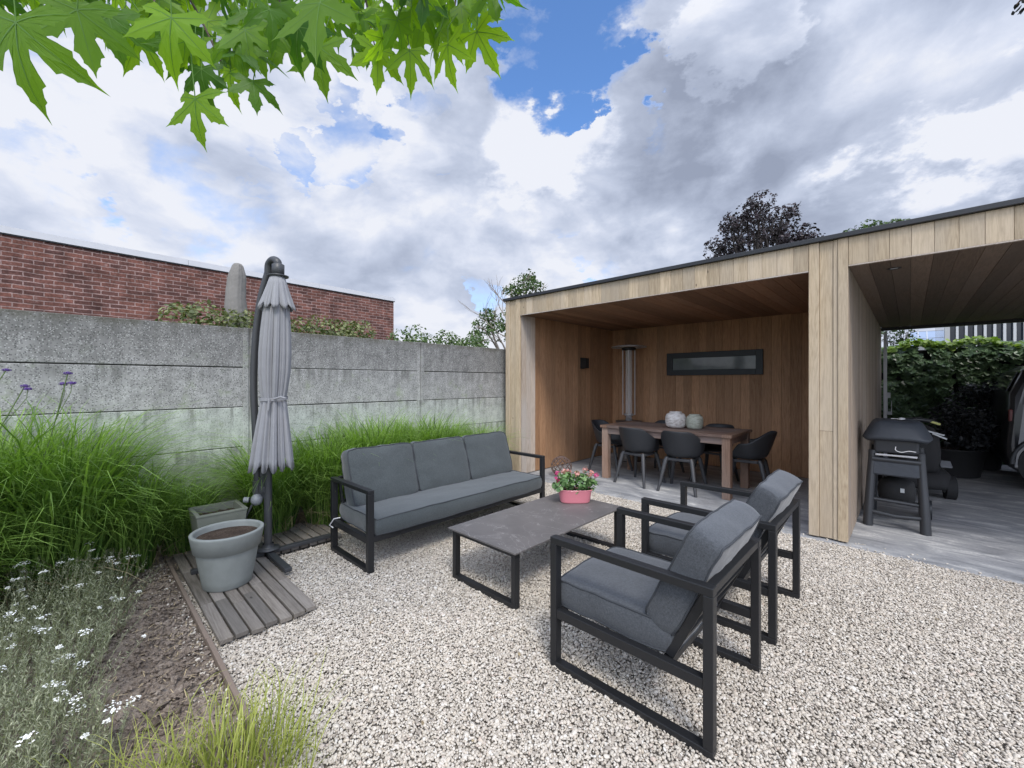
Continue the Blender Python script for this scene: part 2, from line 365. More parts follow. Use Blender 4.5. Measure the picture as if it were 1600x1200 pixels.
def soil_mat(name, c1, c2, c3):
    m = bpy.data.materials.new(name); m.use_nodes = True; t = NT(m.node_tree); b = t.n['Principled BSDF']
    tc = t.n.new('ShaderNodeTexCoord').outputs['Object']
    f = t.math('ADD', t.math('MULTIPLY', t.noise(tc, 6, 4), .4), t.math('MULTIPLY', t.noise(tc, 70, 6, .7), .6))
    col = t.ramp(f, [(.35, c1), (.52, c2), (.68, c3)]); t.put(b.inputs['Base Color'], col); b.inputs['Roughness'].default_value = .95; b.inputs['Specular IOR Level'].default_value = .15
    bp = t.n.new('ShaderNodeBump'); bp.inputs['Strength'].default_value = .8; bp.inputs['Distance'].default_value = .012
    t.put(bp.inputs['Height'], t.noise(tc, 90, 8, .7)); t.put(b.inputs['Normal'], bp.outputs[0])
    return m
M['soil'] = soil_mat('dry_brown_soil', (.13, .103, .083), (.25, .203, .166), (.42, .36, .30))
M['potsoil'] = soil_mat('dark_potting_soil', (.03, .022, .018), (.07, .05, .038), (.16, .12, .09))
M['grit'] = soil_mat('gravel_bed_grit', (.17, .15, .125), (.29, .26, .225), (.44, .41, .36))
M['farground'] = soil_mat('far_ground', (.05, .07, .03), (.08, .10, .045), (.12, .13, .07))
def slab_mat():
    m = bpy.data.materials.new('streaked_power_floated_concrete'); m.use_nodes = True; t = NT(m.node_tree); b = t.n['Principled BSDF']
    tc = t.n.new('ShaderNodeTexCoord').outputs['Object']
    rot = t.n.new('ShaderNodeMapping'); t.put(rot.inputs[0], tc); rot.inputs['Rotation'].default_value = (0, 0, R(38)); rot.inputs['Scale'].default_value = (.7, 2.4, 1)
    wv = t.noise(rot.outputs[0], 3.2, 9, .68, .8); fine = t.noise(tc, 45, 6, .7); big = t.noise(tc, .9, 4)
    f = t.math('ADD', t.math('ADD', t.math('MULTIPLY', wv, .6), t.math('MULTIPLY', fine, .15)), t.math('MULTIPLY', big, .25))
    col = t.ramp(f, [(.38, (.17, .175, .185)), (.47, (.27, .275, .285)), (.54, (.35, .352, .355)), (.60, (.54, .535, .52))])
    t.put(b.inputs['Base Color'], col); t.put(b.inputs['Roughness'], t.maprange(wv, .3, .7, .55, .8)); b.inputs['Specular IOR Level'].default_value = .35
    bp = t.n.new('ShaderNodeBump'); bp.inputs['Strength'].default_value = .15; bp.inputs['Distance'].default_value = .003
    t.put(bp.inputs['Height'], fine); t.put(b.inputs['Normal'], bp.outputs[0])
    return m
M['slab'] = slab_mat()
def concrete_panel():
    m = bpy.data.materials.new('weathered_aggregate_concrete'); m.use_nodes = True; t = NT(m.node_tree); b = t.n['Principled BSDF']
    tc = t.n.new('ShaderNodeTexCoord').outputs['Object']
    at_ = t.n.new('ShaderNodeAttribute'); at_.attribute_name = 'tone'
    s = t.n.new('ShaderNodeSeparateXYZ'); t.put(s.inputs[0], tc)
    big = t.noise(tc, 1.7, 5, .6); med = t.noise(tc, 9, 5, .6); streak = t.noise(t.scale(tc, (1, 1, .12)), 12, 5, .65)
    # weathering deposits: bare grey high up, lime bloom and pale green algae on the lower boards
    zf = t.math('ADD', s.outputs[2], t.math('MULTIPLY', t.math('SUBTRACT', big, .5), .5))
    zf = t.math('ADD', zf, t.math('MULTIPLY', t.math('SUBTRACT', at_.outputs['Fac'], .5), .9))
    col = t.ramp(t.math('MULTIPLY', zf, .5), [(.12, (.37, .41, .35)), (.36, (.42, .455, .40)), (.50, (.39, .41, .375)), (.60, (.33, .33, .315)), (.80, (.285, .283, .275)), (1, (.20, .197, .19))])
    nd = t.n.new('ShaderNodeVectorMath'); nd.operation = 'SCALE'; t.put(nd.inputs[0], col)
    t.put(nd.inputs['Scale'], t.math('MULTIPLY', t.maprange(med, .3, .7, .82, 1.15), t.maprange(streak, .3, .62, .84, 1.08))); col = nd.outputs[0]
    # exposed aggregate: dark and pale grains
    v1 = t.n.new('ShaderNodeTexVoronoi'); t.put(v1.inputs['Vector'], tc); v1.inputs['Scale'].default_value = 95
    sp = t.n.new('ShaderNodeSeparateColor'); t.put(sp.inputs[0], v1.outputs['Color'])
    dk = t.math('MULTIPLY', t.maprange(sp.outputs[0], .72, .76), t.maprange(v1.outputs['Distance'], .55, .35))
    lt = t.math('MULTIPLY', t.maprange(sp.outputs[0], .20, .16), t.maprange(v1.outputs['Distance'], .5, .3))
    amt = t.maprange(t.math('ADD', zf, t.math('MULTIPLY', med, .6)), .9, 1.7, .5, 1.)
    col = t.mix(t.math('MULTIPLY', t.math('MULTIPLY', dk, amt), .58), col, (.035, .035, .035))
    col = t.mix(t.math('MULTIPLY', lt, .4), col, (.62, .62, .6))
    moss = t.math('MULTIPLY', t.maprange(t.noise(tc, 5, 6, .7), .54, .70), t.maprange(zf, 2.0, 1.5))
    col = t.mix(t.math('MULTIPLY', moss, .5), col, (.22, .27, .15))
    fz = t.math('FRACT', t.math('DIVIDE', t.math('SUBTRACT', s.outputs[2], .012), .389))       # dirt runs down from every joint
    run = t.math('MULTIPLY', t.maprange(fz, .35, .99), t.maprange(t.noise(t.scale(tc, (1, 1, .06)), 16, 4, .6), .47, .66))
    col = t.mix(t.math('MULTIPLY', run, .55), col, (.10, .10, .09))
    topd = t.math('MULTIPLY', t.maprange(s.outputs[2], 1.86, 1.95), t.maprange(t.noise(tc, 8, 5), .35, .6)); col = t.mix(t.math('MULTIPLY', topd, .7), col, (.09, .085, .065))
    t.put(b.inputs['Base Color'], col); b.inputs['Roughness'].default_value = .92; b.inputs['Specular IOR Level'].default_value = .2
    bp = t.n.new('ShaderNodeBump'); bp.inputs['Strength'].default_value = .6; bp.inputs['Distance'].default_value = .004
    t.put(bp.inputs['Height'], t.noise(tc, 120, 4, .7)); t.put(b.inputs['Normal'], bp.outputs[0])
    return m
M['panel'] = concrete_panel()
def brick_mat():
    m = bpy.data.materials.new('old_red_brickwork'); m.use_nodes = True; t = NT(m.node_tree); b = t.n['Principled BSDF']
    tc = t.n.new('ShaderNodeTexCoord').outputs['Object']
    s = t.n.new('ShaderNodeSeparateXYZ'); t.put(s.inputs[0], tc); cm = t.n.new('ShaderNodeCombineXYZ')
    wob = t.math('MULTIPLY', t.math('SUBTRACT', t.noise(tc, 3.5, 3), .5), .03)
    t.put(cm.inputs[0], t.math('ADD', t.math('ADD', s.outputs[0], s.outputs[1]), t.math('MULTIPLY', t.math('SUBTRACT', t.noise(tc, 14, 2), .5), .02))); t.put(cm.inputs[1], t.math('ADD', s.outputs[2], wob))
    br = t.n.new('ShaderNodeTexBrick'); t.put(br.inputs['Vector'], cm.outputs[0]); br.inputs['Scale'].default_value = 1
    br.inputs['Brick Width'].default_value = .205; br.inputs['Row Height'].default_value = .066; br.inputs['Mortar Size'].default_value = .0075; br.inputs['Mortar Smooth'].default_value = .3; br.inputs['Bias'].default_value = -.1
    br.inputs['Color1'].default_value = (.180, .078, .060, 1); br.inputs['Color2'].default_value = (.085, .043, .038, 1); br.inputs['Mortar'].default_value = (.30, .21, .19, 1)
    n = t.noise(tc, 4, 6, .65); n2 = t.noise(tc, 35, 5, .7)
    nd = t.n.new('ShaderNodeVectorMath'); nd.operation = 'SCALE'; t.put(nd.inputs[0], br.outputs['Color'])
    t.put(nd.inputs['Scale'], t.math('MULTIPLY', t.maprange(n, .3, .7, .6, 1.3), t.maprange(n2, .3, .7, .7, 1.3)))
    col = t.mix(t.math('MULTIPLY', t.maprange(t.noise(tc, 7, 6, .7), .58, .72), .35), nd.outputs[0], (.42, .34, .32))
    t.put(b.inputs['Base Color'], col); b.inputs['Roughness'].default_value = .9; b.inputs['Specular IOR Level'].default_value = .2
    bp = t.n.new('ShaderNodeBump'); bp.inputs['Strength'].default_value = .7; bp.inputs['Distance'].default_value = .008
    t.put(bp.inputs['Height'], t.math('SUBTRACT', t.math('MULTIPLY', n2, .5), br.outputs['Fac'])); t.put(b.inputs['Normal'], bp.outputs[0])
    return m
M['brick'] = brick_mat()
M['coping'] = mat('pale_grey_coping', (.55, .55, .57), .7, var=(5, .1))
M['potgrey'] = mat('grey_fibreclay', (.235, .25, .235), .75, var=(9, .22, 7), bump=(60, .25, .003))
M['potgreen'] = mat('greenish_grey_fibreclay', (.17, .18, .145), .8, var=(6, .3, 7), bump=(60, .25, .003))
def stone_top():
    m = bpy.data.materials.new('dark_ceramic_stone'); m.use_nodes = True; t = NT(m.node_tree); b = t.n['Principled BSDF']
    tc = t.n.new('ShaderNodeTexCoord').outputs['Object']
    n = t.noise(tc, 5, 7, .65, .6); v = t.noise(t.vmath('ADD', tc, (5.3, 2, 0)), 2.6, 5, .55, 1.5)
    line = t.maprange(t.math('ABSOLUTE', t.math('SUBTRACT', v, .5)), .008, .0)
    col = t.ramp(n, [(.3, (.098, .091, .088)), (.7, (.135, .125, .12))]); col = t.mix(t.math('MULTIPLY', line, .45), col, (.34, .32, .31))
    t.put(b.inputs['Base Color'], col); b.inputs['Roughness'].default_value = .48
    return m
M['stonetop'] = stone_top()
def vase_mat(name, a, b_, c):
    m = bpy.data.materials.new(name); m.use_nodes = True; t = NT(m.node_tree); b = t.n['Principled BSDF']
    tc = t.n.new('ShaderNodeTexCoord').outputs['Object']
    col = t.ramp(t.noise(t.scale(tc, (1, 1, 2.5)), 14, 6, .7), [(.35, a), (.5, b_), (.62, c)]); t.put(b.inputs['Base Color'], col); b.inputs['Roughness'].default_value = .6
    return m
M['vase_white'] = vase_mat('distressed_white_glaze', (.35, .30, .27), (.62, .58, .54), (.72, .70, .67))
M['vase_green'] = vase_mat('mottled_sage_glaze', (.24, .24, .19), (.36, .37, .30), (.45, .46, .39))
from mathutils import noise as mnoise
# ================================================================ generators
def frames_from(nrm, rng_):
    n = nrm / (np.linalg.norm(nrm, axis=1, keepdims=True) + 1e-9)
    r = rng_.normal(size=n.shape); u = np.cross(n, r); u /= np.linalg.norm(u, axis=1, keepdims=True) + 1e-9
    return n, u, np.cross(n, u)
def leaf_arrays(P, N, size, rg, aspect=.62, fold=.25, down=None):
    """folded six-point leaves at points P with normals N: returns verts, quads"""
    n, u, v = frames_from(N, rg)
    if down is not None:     # leaf tips hang
        t = np.array([[0, 0, -1.]]) * down + u * (1 - down); t -= n * (t * n).sum(1, keepdims=True); u = t / (np.linalg.norm(t, axis=1, keepdims=True) + 1e-9); v = np.cross(n, u)
    s = size * rg.uniform(.65, 1.3, (len(P), 1))
    L = [P - u * s * .5, P - u * s * .2 + v * s * .5 * aspect + n * s * fold * .3, P + u * s * .15 + v * s * .46 * aspect + n * s * fold * .3,
         P + u * s * .55, P + u * s * .15 - v * s * .46 * aspect + n * s * fold * .3, P - u * s * .2 - v * s * .5 * aspect + n * s * fold * .3]
    V = np.stack(L, 1).reshape(-1, 3); b = (np.arange(len(P)) * 6)[:, None]
    F = np.concatenate([b + np.array([[0, 1, 2, 3]]), b + np.array([[0, 3, 4, 5]])])
    return V, F
def foliage(name, P, N, size, m, parent=None, rg=rng, tone=None, down=None, aspect=.62, loc=None):
    V, F = leaf_arrays(P, N, size, rg, aspect=aspect, down=down)
    t = np.repeat(rg.uniform(0, 1, len(P)) if tone is None else tone, 6)
    return npmesh(name, V, F, m, tone=t, parent=parent, loc=loc)
def blob_points(c, r, n, rg, shell=.55):
    d = rg.normal(size=(n, 3)); d /= np.linalg.norm(d, axis=1, keepdims=True)
    q = d * (shell + (1 - shell) * rg.uniform(0, 1, (n, 1)) ** .6) * np.array(r); return q + np.array(c), d
def clump_points(clumps, per, rg):
    Ps, Ns = [], []
    for c, r in clumps:
        p, d = blob_points(c, r, int(per * (np.prod(np.array(r)) ** (2 / 3))), rg); Ps.append(p); Ns.append(d + rg.normal(size=d.shape) * .6 + [0, 0, .5])
    return np.concatenate(Ps), np.concatenate(Ns)
def branchy(mb, p, d, L, r, depth, rd, tips, spread=.55, up=.12):
    pts = [Vector(p)]; dd = Vector(d).normalized(); n = 4
    for i in range(n):
        dd = (dd + Vector((rd.gauss(0, .16), rd.gauss(0, .16), rd.gauss(0, .12) + up * .3))).normalized(); pts.append(pts[-1] + dd * L / n)
    mb.tube(pts, [r * (1 - .45 * i / n) for i in range(n + 1)], 6 if depth < 2 else 4, cap=False)
    if depth <= 0: tips.append(pts[-1]); tips.append(pts[2]); return
    for k in range(rd.choice((2, 3, 3))):
        a = rd.uniform(0, 2 * math.pi); side = Vector((math.cos(a), math.sin(a), rd.uniform(-.1, .6))); nd = (dd + side * spread * rd.uniform(.7, 1.3)).normalized()
        branchy(mb, pts[rd.choice((2, 3, 4))], nd, L * rd.uniform(.62, .8), r * .55, depth - 1, rd, tips, spread, up)
    branchy(mb, pts[-1], dd, L * .75, r * .6, depth - 1, rd, tips, spread, up)

def grass_arrays(N, rb, H, reach, wid, rg, segs=6, dirbias=None, droop=1.):
    a = rg.uniform(0, 2 * np.pi, N); rr = rb * np.sqrt(rg.uniform(0, 1, N)); base = np.stack([rr * np.cos(a), rr * np.sin(a), np.zeros(N)], 1)
    a2 = a + rg.normal(0, .7, N); d = np.stack([np.cos(a2), np.sin(a2), np.zeros(N)], 1)
    if dirbias is not None: d = d + np.array(dirbias); d /= np.linalg.norm(d, axis=1, keepdims=True)
    h = H * rg.uniform(.45, 1.08, N) ** 1; rc = reach * rg.uniform(.15, 1.15, N) * (h / H + .2); k = droop * rg.uniform(.2, 1.05, N)
    t = np.linspace(0, 1, segs + 1)[None, :, None]
    side = np.cross(d, [0, 0, 1.]); tw = rg.normal(0, .5, N)[:, None]; side = side * np.cos(tw) + np.array([[0, 0, 1.]]) * np.sin(tw) * .5 + d * np.sin(tw) * .6
    side /= np.linalg.norm(side, axis=1, keepdims=True)
    z = h[:, None, None] * (1.35 * t - (.35 + .45 * k[:, None, None]) * t ** 2.6)
    wig = (rg.normal(0, .035, (N, 1, 1)) * np.sin(t * 3.)) * side[:, None, :]
    c = base[:, None, :] + d[:, None, :] * (rc[:, None, None] * t ** 1.9) + wig; c[:, :, 2:] += z
    wv = wid * rg.uniform(.6, 1.3, N)[:, None, None] * (1 - t ** 2.2 * .93) * .5
    V = np.stack([c - side[:, None, :] * wv, c + side[:, None, :] * wv], 2)       # N,seg+1,2,3
    V = V.reshape(-1, 3); st = 2 * (segs + 1); b = (np.arange(N) * st)[:, None, None] + (np.arange(segs) * 2)[None, :, None]
    F = (b + np.array([0, 1, 3, 2])[None, None, :]).reshape(-1, 4)
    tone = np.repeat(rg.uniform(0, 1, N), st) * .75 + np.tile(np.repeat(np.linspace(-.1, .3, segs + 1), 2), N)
    return V, F, np.clip(tone, 0, 1)

def boards(mb, axis, a0, a1, b0, b1, depth0, thick, face, wid=(.09, .13), vary=.004, rd=random, gap=.002, splits=None):
    """vertical or level boards. axis 'x': boards side by side along x, long in z, face plane y=depth0 looking -y (face=-1)...
    returns spans in (a, b, depth) where a = across, b = along"""
    a = a0
    while a < a1 - .005:
        wd = rd.uniform(*wid); e = min(a + wd, a1)
        if a1 - e < wid[0] * .5: e = a1
        mb.tone = rd.random(); pr = rd.uniform(0, vary)
        segs = [(b0, b1)]
        if splits and rd.random() < splits: c = rd.uniform(b0 + .3 * (b1 - b0), b1 - .2 * (b1 - b0)); segs = [(b0, c - .0008), (c + .0008, b1)]
        for s0, s1 in segs:
            yield a + gap / 2, e - gap / 2, s0, s1, pr
            mb.tone = min(1, max(0, mb.tone + rd.uniform(-.2, .2)))
        a = e

# ================================================================ ground
def sheet(name, x0, x1, y0, y1, z, m):
    mb = MB(); mb.add([(x0, y0, z), (x1, y0, z), (x1, y1, z), (x0, y1, z)], [(0, 1, 2, 3)]); return tag(mb.build(name, m), kind='structure')
sheet('ground', -150, 150, -120, 180, -.09, M['farground'])
sheet('gravel_bed', -4.72, 8, .50, 4.62, -.018, M['grit'])
sheet('gravel_path', -1.06, 8, -4, .50, -.026, M['grit'])
# soil of the border: a real, lumpy surface
def soil_patch(name, x0, x1, y0, y1, step, zf):
    nx, ny = int((x1 - x0) / step), int((y1 - y0) / step)
    X, Y = np.meshgrid(np.linspace(x0, x1, nx), np.linspace(y0, y1, ny), indexing='ij'); Z = np.zeros_like(X)
    for i in range(nx):
        for j in range(ny):
            x, y = X[i, j], Y[i, j]
            Z[i, j] = zf(x, y) + .022 * mnoise.noise((x * 4, y * 4, 1)) + .016 * mnoise.noise((x * 14, y * 14, 5)) + .012 * abs(mnoise.noise((x * 34, y * 34, 9)))
    V = np.stack([X, Y, Z], -1).reshape(-1, 3); idx = np.arange(nx * ny).reshape(nx, ny)
    F = np.stack([idx[:-1, :-1], idx[1:, :-1], idx[1:, 1:], idx[:-1, 1:]], -1).reshape(-1, 4)
    return tag(npmesh(name, V, F, M['soil'], smooth=True), kind='structure')
soil_patch('border_soil', -4.72, -1.0, -3.0, -.10, .026, lambda x, y: -.012)
soil_patch('border_soil', -4.72, -1.0, -.10, .478, .0125, lambda x, y: -.012 + .010 * abs(mnoise.noise((x * 75, y * 75, 2))))
soil_patch('border_soil', -4.72, -4.02, .478, 4.62, .03, lambda x, y: .005)
# soil crumbs and plant litter
def crumbs():
    n = 9000; P_ = np.stack([rng.uniform(-4.5, -1.2, n), .47 - np.abs(rng.normal(0, .35, n)), rng.uniform(-.004, .016, n)], 1)
    s = rng.gamma(1.8, .0028, n)[:, None, None] + .002
    o = np.array([[1, 0, 0], [0, 1, 0], [-1, 0, 0], [0, -1, 0], [0, 0, .8], [0, 0, -.8]]); V = P_[:, None, :] + (o[None] + rng.normal(0, .28, (n, 6, 3))) * s
    b = (np.arange(n) * 6)[:, None, None]; f = np.array([[0, 1, 4], [1, 2, 4], [2, 3, 4], [3, 0, 4], [1, 0, 5], [2, 1, 5], [3, 2, 5], [0, 3, 5]])[None]
    tag(npmesh('soil_crumbs', V.reshape(-1, 3), (b + f).reshape(-1, 3), M['soil']), 'loose brown soil crumbs over the flower border', 'soil', kind='stuff')
crumbs()
def litter():
    n = 520; P_ = np.stack([rng.uniform(-4.5, -1.3, n), .46 - np.abs(rng.normal(0, .30, n)), np.full(n, .018) + rng.uniform(0, .012, n)], 1)
    P2 = np.stack([rng.uniform(-4.6, -3.8, n // 2), rng.uniform(.2, 2.0, n // 2), np.full(n // 2, .03) + rng.uniform(0, .02, n // 2)], 1); P_ = np.concatenate([P_, P2]); n = len(P_)
    a = rng.uniform(0, 2 * np.pi, n); L = rng.gamma(2, .006, n)[:, None] + .004; d = np.stack([np.cos(a), np.sin(a), rng.normal(0, .15, n)], 1) * L; sd = np.stack([-np.sin(a), np.cos(a), np.zeros(n)], 1) * .0014
    V = np.stack([P_ - d - sd, P_ - d + sd, P_ + d + sd, P_ + d - sd], 1).reshape(-1, 3); F = np.arange(4 * n).reshape(-1, 4)
    tag(npmesh('dry_grass_litter', V, F, M['straw'], tone=np.repeat(rng.uniform(0, 1, n), 4)), 'dry straw coloured grass litter scattered on the soil', 'plant litter', kind='stuff')
litter()

# concrete paving of pavilion and carport (a real step above the gravel)
mb = MB(); mb.span((-4.58, 4.60, -.08), (9.0, 10.9, .0)); tag(mb.build('paving', M['slab'], bevel=.006), kind='structure')
mb = MB(); mb.span((-8.0, 10.9, -.085), (12, 11.0, -.002)); tag(mb.build('paving', M['slab']), kind='structure')

# timber edging strip between soil and gravel
mb = MB(); x = -4.30
for L in (1.55, 1.2, 1.4, 1.4):
    mb.tone = random.random(); mb.box((x + L / 2, .488 + random.uniform(-.004, .004), -.005), (L - .004, .022, .075), Matrix.Rotation(random.uniform(-.004, .004), 3, 'Z')); x += L
tag(mb.build('border_edging', M['edging'], bevel=.003), 'thin weathered wooden edging strip between soil and gravel', 'edging')

# gravel: every chipping a real stone, instanced on scattered points
def pebble(i):
    bm = bmesh.new(); bmesh.ops.create_icosphere(bm, subdivisions=2 if i < 3 else 1, radius=1)
    rd = random.Random(i); s = (rd.uniform(.95, 1.35), rd.uniform(.7, .95), rd.uniform(.5, .75))
    for v in bm.verts:
        k = 1 + .28 * mnoise.noise(v.co * 1.3 + Vector((i * 7, 0, 0)))
        q = v.co * k; q = Vector([max(-.82, min(.82, c)) for c in q]) if i % 2 else q
        v.co = Vector((q.x * s[0], q.y * s[1], q.z * s[2]))
    me = bpy.data.meshes.new('chipping'); bm.to_mesh(me); bm.free(); me.materials.append(M['pebble'])
    if i % 2 == 0: me.polygons.foreach_set('use_smooth', [True] * len(me.polygons))
    o = bpy.data.objects.new('chipping', me); return o
pcol = bpy.data.collections.new('chippings')
for i in range(7): pcol.objects.link(pebble(i))
def gravel():
    st = .0090
    xs = np.arange(-4.05, 1.9, st); ys = np.arange(.503, 4.59, st); X, Y = np.meshgrid(xs, ys); X = X.ravel() + rng.uniform(-.6, .6, X.size) * st; Y = Y.ravel() + rng.uniform(-.6, .6, Y.size) * st
    k = ~((X < -3.72) & (Y < 1.62)) & (Y > .503) & (Y < 4.592) & ~((X < -2.70) & (Y > .57) & (Y < 1.0))
    d = -.6914 * X + .7225 * Y; k &= (d > .35)                       # none under or behind the viewer
    X, Y = X[k], Y[k]; n = len(X)
    Z = rng.uniform(-.009, .003, n) + .006 * np.sin(X * 3.1 + 1) * np.sin(Y * 2.7)
    # strays: on the soil side of the edging and the edge of the paving
    m = 420; X2 = rng.uniform(-4.2, -1.2, m); Y2 = .478 - np.abs(rng.normal(0, .05, m)); Z2 = np.full(m, .008)
    m3 = 160; X3 = rng.uniform(-3.9, .9, m3); Y3 = 4.6 + np.abs(rng.normal(0, .09, m3)); Z3 = np.full(m3, .005)
    V = np.concatenate([np.stack([X, Y, Z], 1), np.stack([X2, Y2, Z2], 1), np.stack([X3, Y3, Z3], 1)]); n = len(V)
    me = bpy.data.meshes.new('gravel'); me.vertices.add(n); me.vertices.foreach_set('co', V.astype(np.float32).ravel())
    a = me.attributes.new('rot', 'FLOAT_VECTOR', 'POINT'); rr = np.stack([rng.normal(0, .38, n), rng.normal(0, .38, n), rng.uniform(0, 6.28, n)], 1); a.data.foreach_set('vector', rr.astype(np.float32).ravel())
    s = rng.lognormal(np.log(.0057), .28, n); a = me.attributes.new('sc', 'FLOAT', 'POINT'); a.data.foreach_set('value', s.astype(np.float32))
    a = me.attributes.new('pick', 'INT', 'POINT'); a.data.foreach_set('value', rng.integers(0, 7, n).astype(np.int32)); me.update()
    o = link('gravel', me)
    ng = bpy.data.node_groups.new('scatter', 'GeometryNodeTree'); ng.interface.new_socket('Geometry', in_out='INPUT', socket_type='NodeSocketGeometry'); ng.interface.new_socket('Geometry', in_out='OUTPUT', socket_type='NodeSocketGeometry')
    N = ng.nodes; gi = N.new('NodeGroupInput'); go = N.new('NodeGroupOutput'); ip = N.new('GeometryNodeInstanceOnPoints'); ci = N.new('GeometryNodeCollectionInfo')
    ci.inputs['Collection'].default_value = pcol; ci.inputs['Separate Children'].default_value = True; ci.inputs['Reset Children'].default_value = True
    def na(nm, ty):
        q = N.new('GeometryNodeInputNamedAttribute'); q.data_type = ty; q.inputs['Name'].default_value = nm; return q.outputs['Attribute']
    L = ng.links; L.new(gi.outputs[0], ip.inputs['Points']); L.new(ci.outputs[0], ip.inputs['Instance']); ip.inputs['Pick Instance'].default_value = True
    L.new(na('pick', 'INT'), ip.inputs['Instance Index']); L.new(na('rot', 'FLOAT_VECTOR'), ip.inputs['Rotation']); L.new(na('sc', 'FLOAT'), ip.inputs['Scale']); L.new(ip.outputs[0], go.inputs[0])
    md = o.modifiers.new('scatter', 'NODES'); md.node_group = ng
    tag(o, 'pale marble chippings covering the whole seating area', 'gravel', kind='stuff'); print('pebbles', n)
gravel()

# ================================================================ concrete panel wall
wall = thing('concrete_wall', 'weathered grey precast concrete panel wall behind the sofa and grasses', 'wall', (-4.73, 0, 0))
rd = random.Random(3)
posts = [-2.82, -.82, 1.175, 3.17, 5.17]
for i in range(len(posts) - 1):
    a, b = posts[i] + .05, posts[i + 1] - .05
    for k in range(5):
        mb = MB(); mb.tone = (.2, .22, .30, .62, .72)[k] + rd.uniform(-.12, .12); z0 = .012 + k * .389; dz = rd.uniform(-.002, .002)
        mb.span((-.045 + rd.uniform(-.003, .003), a - .02, z0), (0, b + .02, z0 + .382 + dz)); mb.build('panel', M['panel'], wall, bevel=.006)
for i in range(len(posts) - 1):
    mb = MB(); mb.tone = .3; mb.span((-.03, posts[i] + .03, .02), (-.018, posts[i + 1] - .03, 1.93)); mb.build('joint_backing', M['rim_dark'], wall)
for y in posts:
    mb = MB(); mb.tone = .45; mb.span((-.075, y - .055, -.1), (.008, y - .008, 1.955)); mb.span((-.075, y + .008, -.1), (.008, y + .055, 1.955)); mb.span((-.075, y - .0079, -.1), (-.006, y + .0079, 1.955)); mb.build('post', M['panel'], wall, bevel=.004)

# ================================================================ brick building beyond the wall
pA = at(0, 352, 5.93); pB = at(615, 465, 11.0); H = 3.655
d = Vector((pB.x - pA.x, pB.y - pA.y, 0)); L0 = d.length; ang = math.atan2(d.y, d.x)
bb = thing('brick_building', 'long flat roofed red brick building with pale coping beyond the garden wall', 'building', (pB.x, pB.y, 0), ang)
mb = MB(); mb.span((-L0 - 5, 0, -.05), (0, 5.5, H - .10)); mb.build('wall', M['brick'], bb)
mb = MB(); x = -L0 - 5.03
while x < .02:
    e = min(x + 2.4, .03); mb.span((x, -.035, H - .10), (e - .004, .30, H)); x = e
mb.build('coping', M['coping'], bb)
mb = MB(); mb.span((-L0 - 5, .3, H - .10), (-.02, 5.5, H - .07)); mb.build('roof', M['roofedge'], bb)
mb = MB(); mb.span((-L0 - 5.03, -.022, H - .118), (.022, -.001, H - .101)); mb.build('drip_trim', M['roofedge'], bb)

# ================================================================ timber pavilion and carport
pv = thing('timber_pavilion', 'flat roofed pale timber pavilion with open dining bay and carport', 'pavilion', (0, 0, 0))
ZC, ZR, Y0, YB = 2.445, 2.70, 4.66, 7.40
XL, XLi, XP0, XP1, YE, XR = -4.60, -4.295, -.672, -.389, 10.60, 6.2
rd = random.Random(11)
def vboards(name, x0, x1, z0, z1, y, m, parent=pv, wid=(.105, .14), thick=.02, splits=0, vary=.003, sgn=-1, profile=None):
    """boards standing upright, facing -y at plane y"""
    mb = MB()
    for a, e, s0, s1, pr in boards(mb, 'x', x0, x1, z0, z1, y, thick, -1, wid, vary, rd, splits=splits): mb.span((a, y - pr, s0), (e, y + thick, s1))
    return mb.build(name, m, parent, bevel=.0015, seg=1)
def sboards(name, y0, y1, z0, z1, x, sgn, m, parent=pv, wid=(.105, .14), thick=.02, vary=.003, splits=0):
    """upright boards facing +x (sgn 1) or -x at plane x"""
    mb = MB()
    for a, e, s0, s1, pr in boards(mb, 'y', y0, y1, z0, z1, x, thick, 1, wid, vary, rd, splits=splits): mb.span((x + sgn * pr, a, s0), (x - sgn * thick, e, s1))
    return mb.build(name, m, parent, bevel=.0015, seg=1)
# cores (hidden behind the boards)
def core(name, a, b, m=M['roofedge']): mb = MB(); mb.span(a, b); return mb.build(name, m, pv)
core('left_wall_core', (XL + .02, Y0 + .022, .01), (XLi - .022, YB + .1, ZC + .02))
core('divider_core', (XP0 + .022, Y0 + .022, .01), (XP1 - .022, YE - .02, ZC + .02))
core('roof', (XL + .02, Y0 + .022, ZC + .022), (XR - .02, YE - .02, ZR))
# left post: three boards with a recess, then the fascia
mb = MB()
for a, e, dp in ((XL, XL + .085, 0), (XL + .087, XL + .215, .012), (XL + .217, XLi, -.004)):
    mb.tone = rd.uniform(.3, .9); mb.span((a, Y0 + dp, .015), (e, Y0 + .03, ZR - .012))
mb.build('corner_boards', M['clad'], pv, bevel=.002, seg=1)
mb = MB()
for a, e, dp in ((XP0, XP0 + .078, 0), (XP0 + .080, XP0 + .178, .014), (XP0 + .180, XP0 + .212, .006), (XP0 + .214, XP1, -.004)):
    c = rd.uniform(.8, 1.1); mb.tone = rd.uniform(.35, .85)
    if dp == .014: mb.span((a, Y0 + dp, .015), (e, Y0 + .04, c)); mb.tone += .12; mb.span((a, Y0 + dp, c + .002), (e, Y0 + .04, ZR - .012))
    else: mb.span((a, Y0 + dp, .015), (e, Y0 + .04, ZR - .012))
mb.build('pillar', M['clad'], pv, bevel=.002, seg=1)
vboards('fascia', XLi + .002, XP0 - .002, ZC, ZR - .012, Y0 + .004, M['clad'], wid=(.125, .137))
vboards('fascia', XP1 + .002, XR, ZC, ZR - .012, Y0 + .004, M['clad'], wid=(.128, .14))
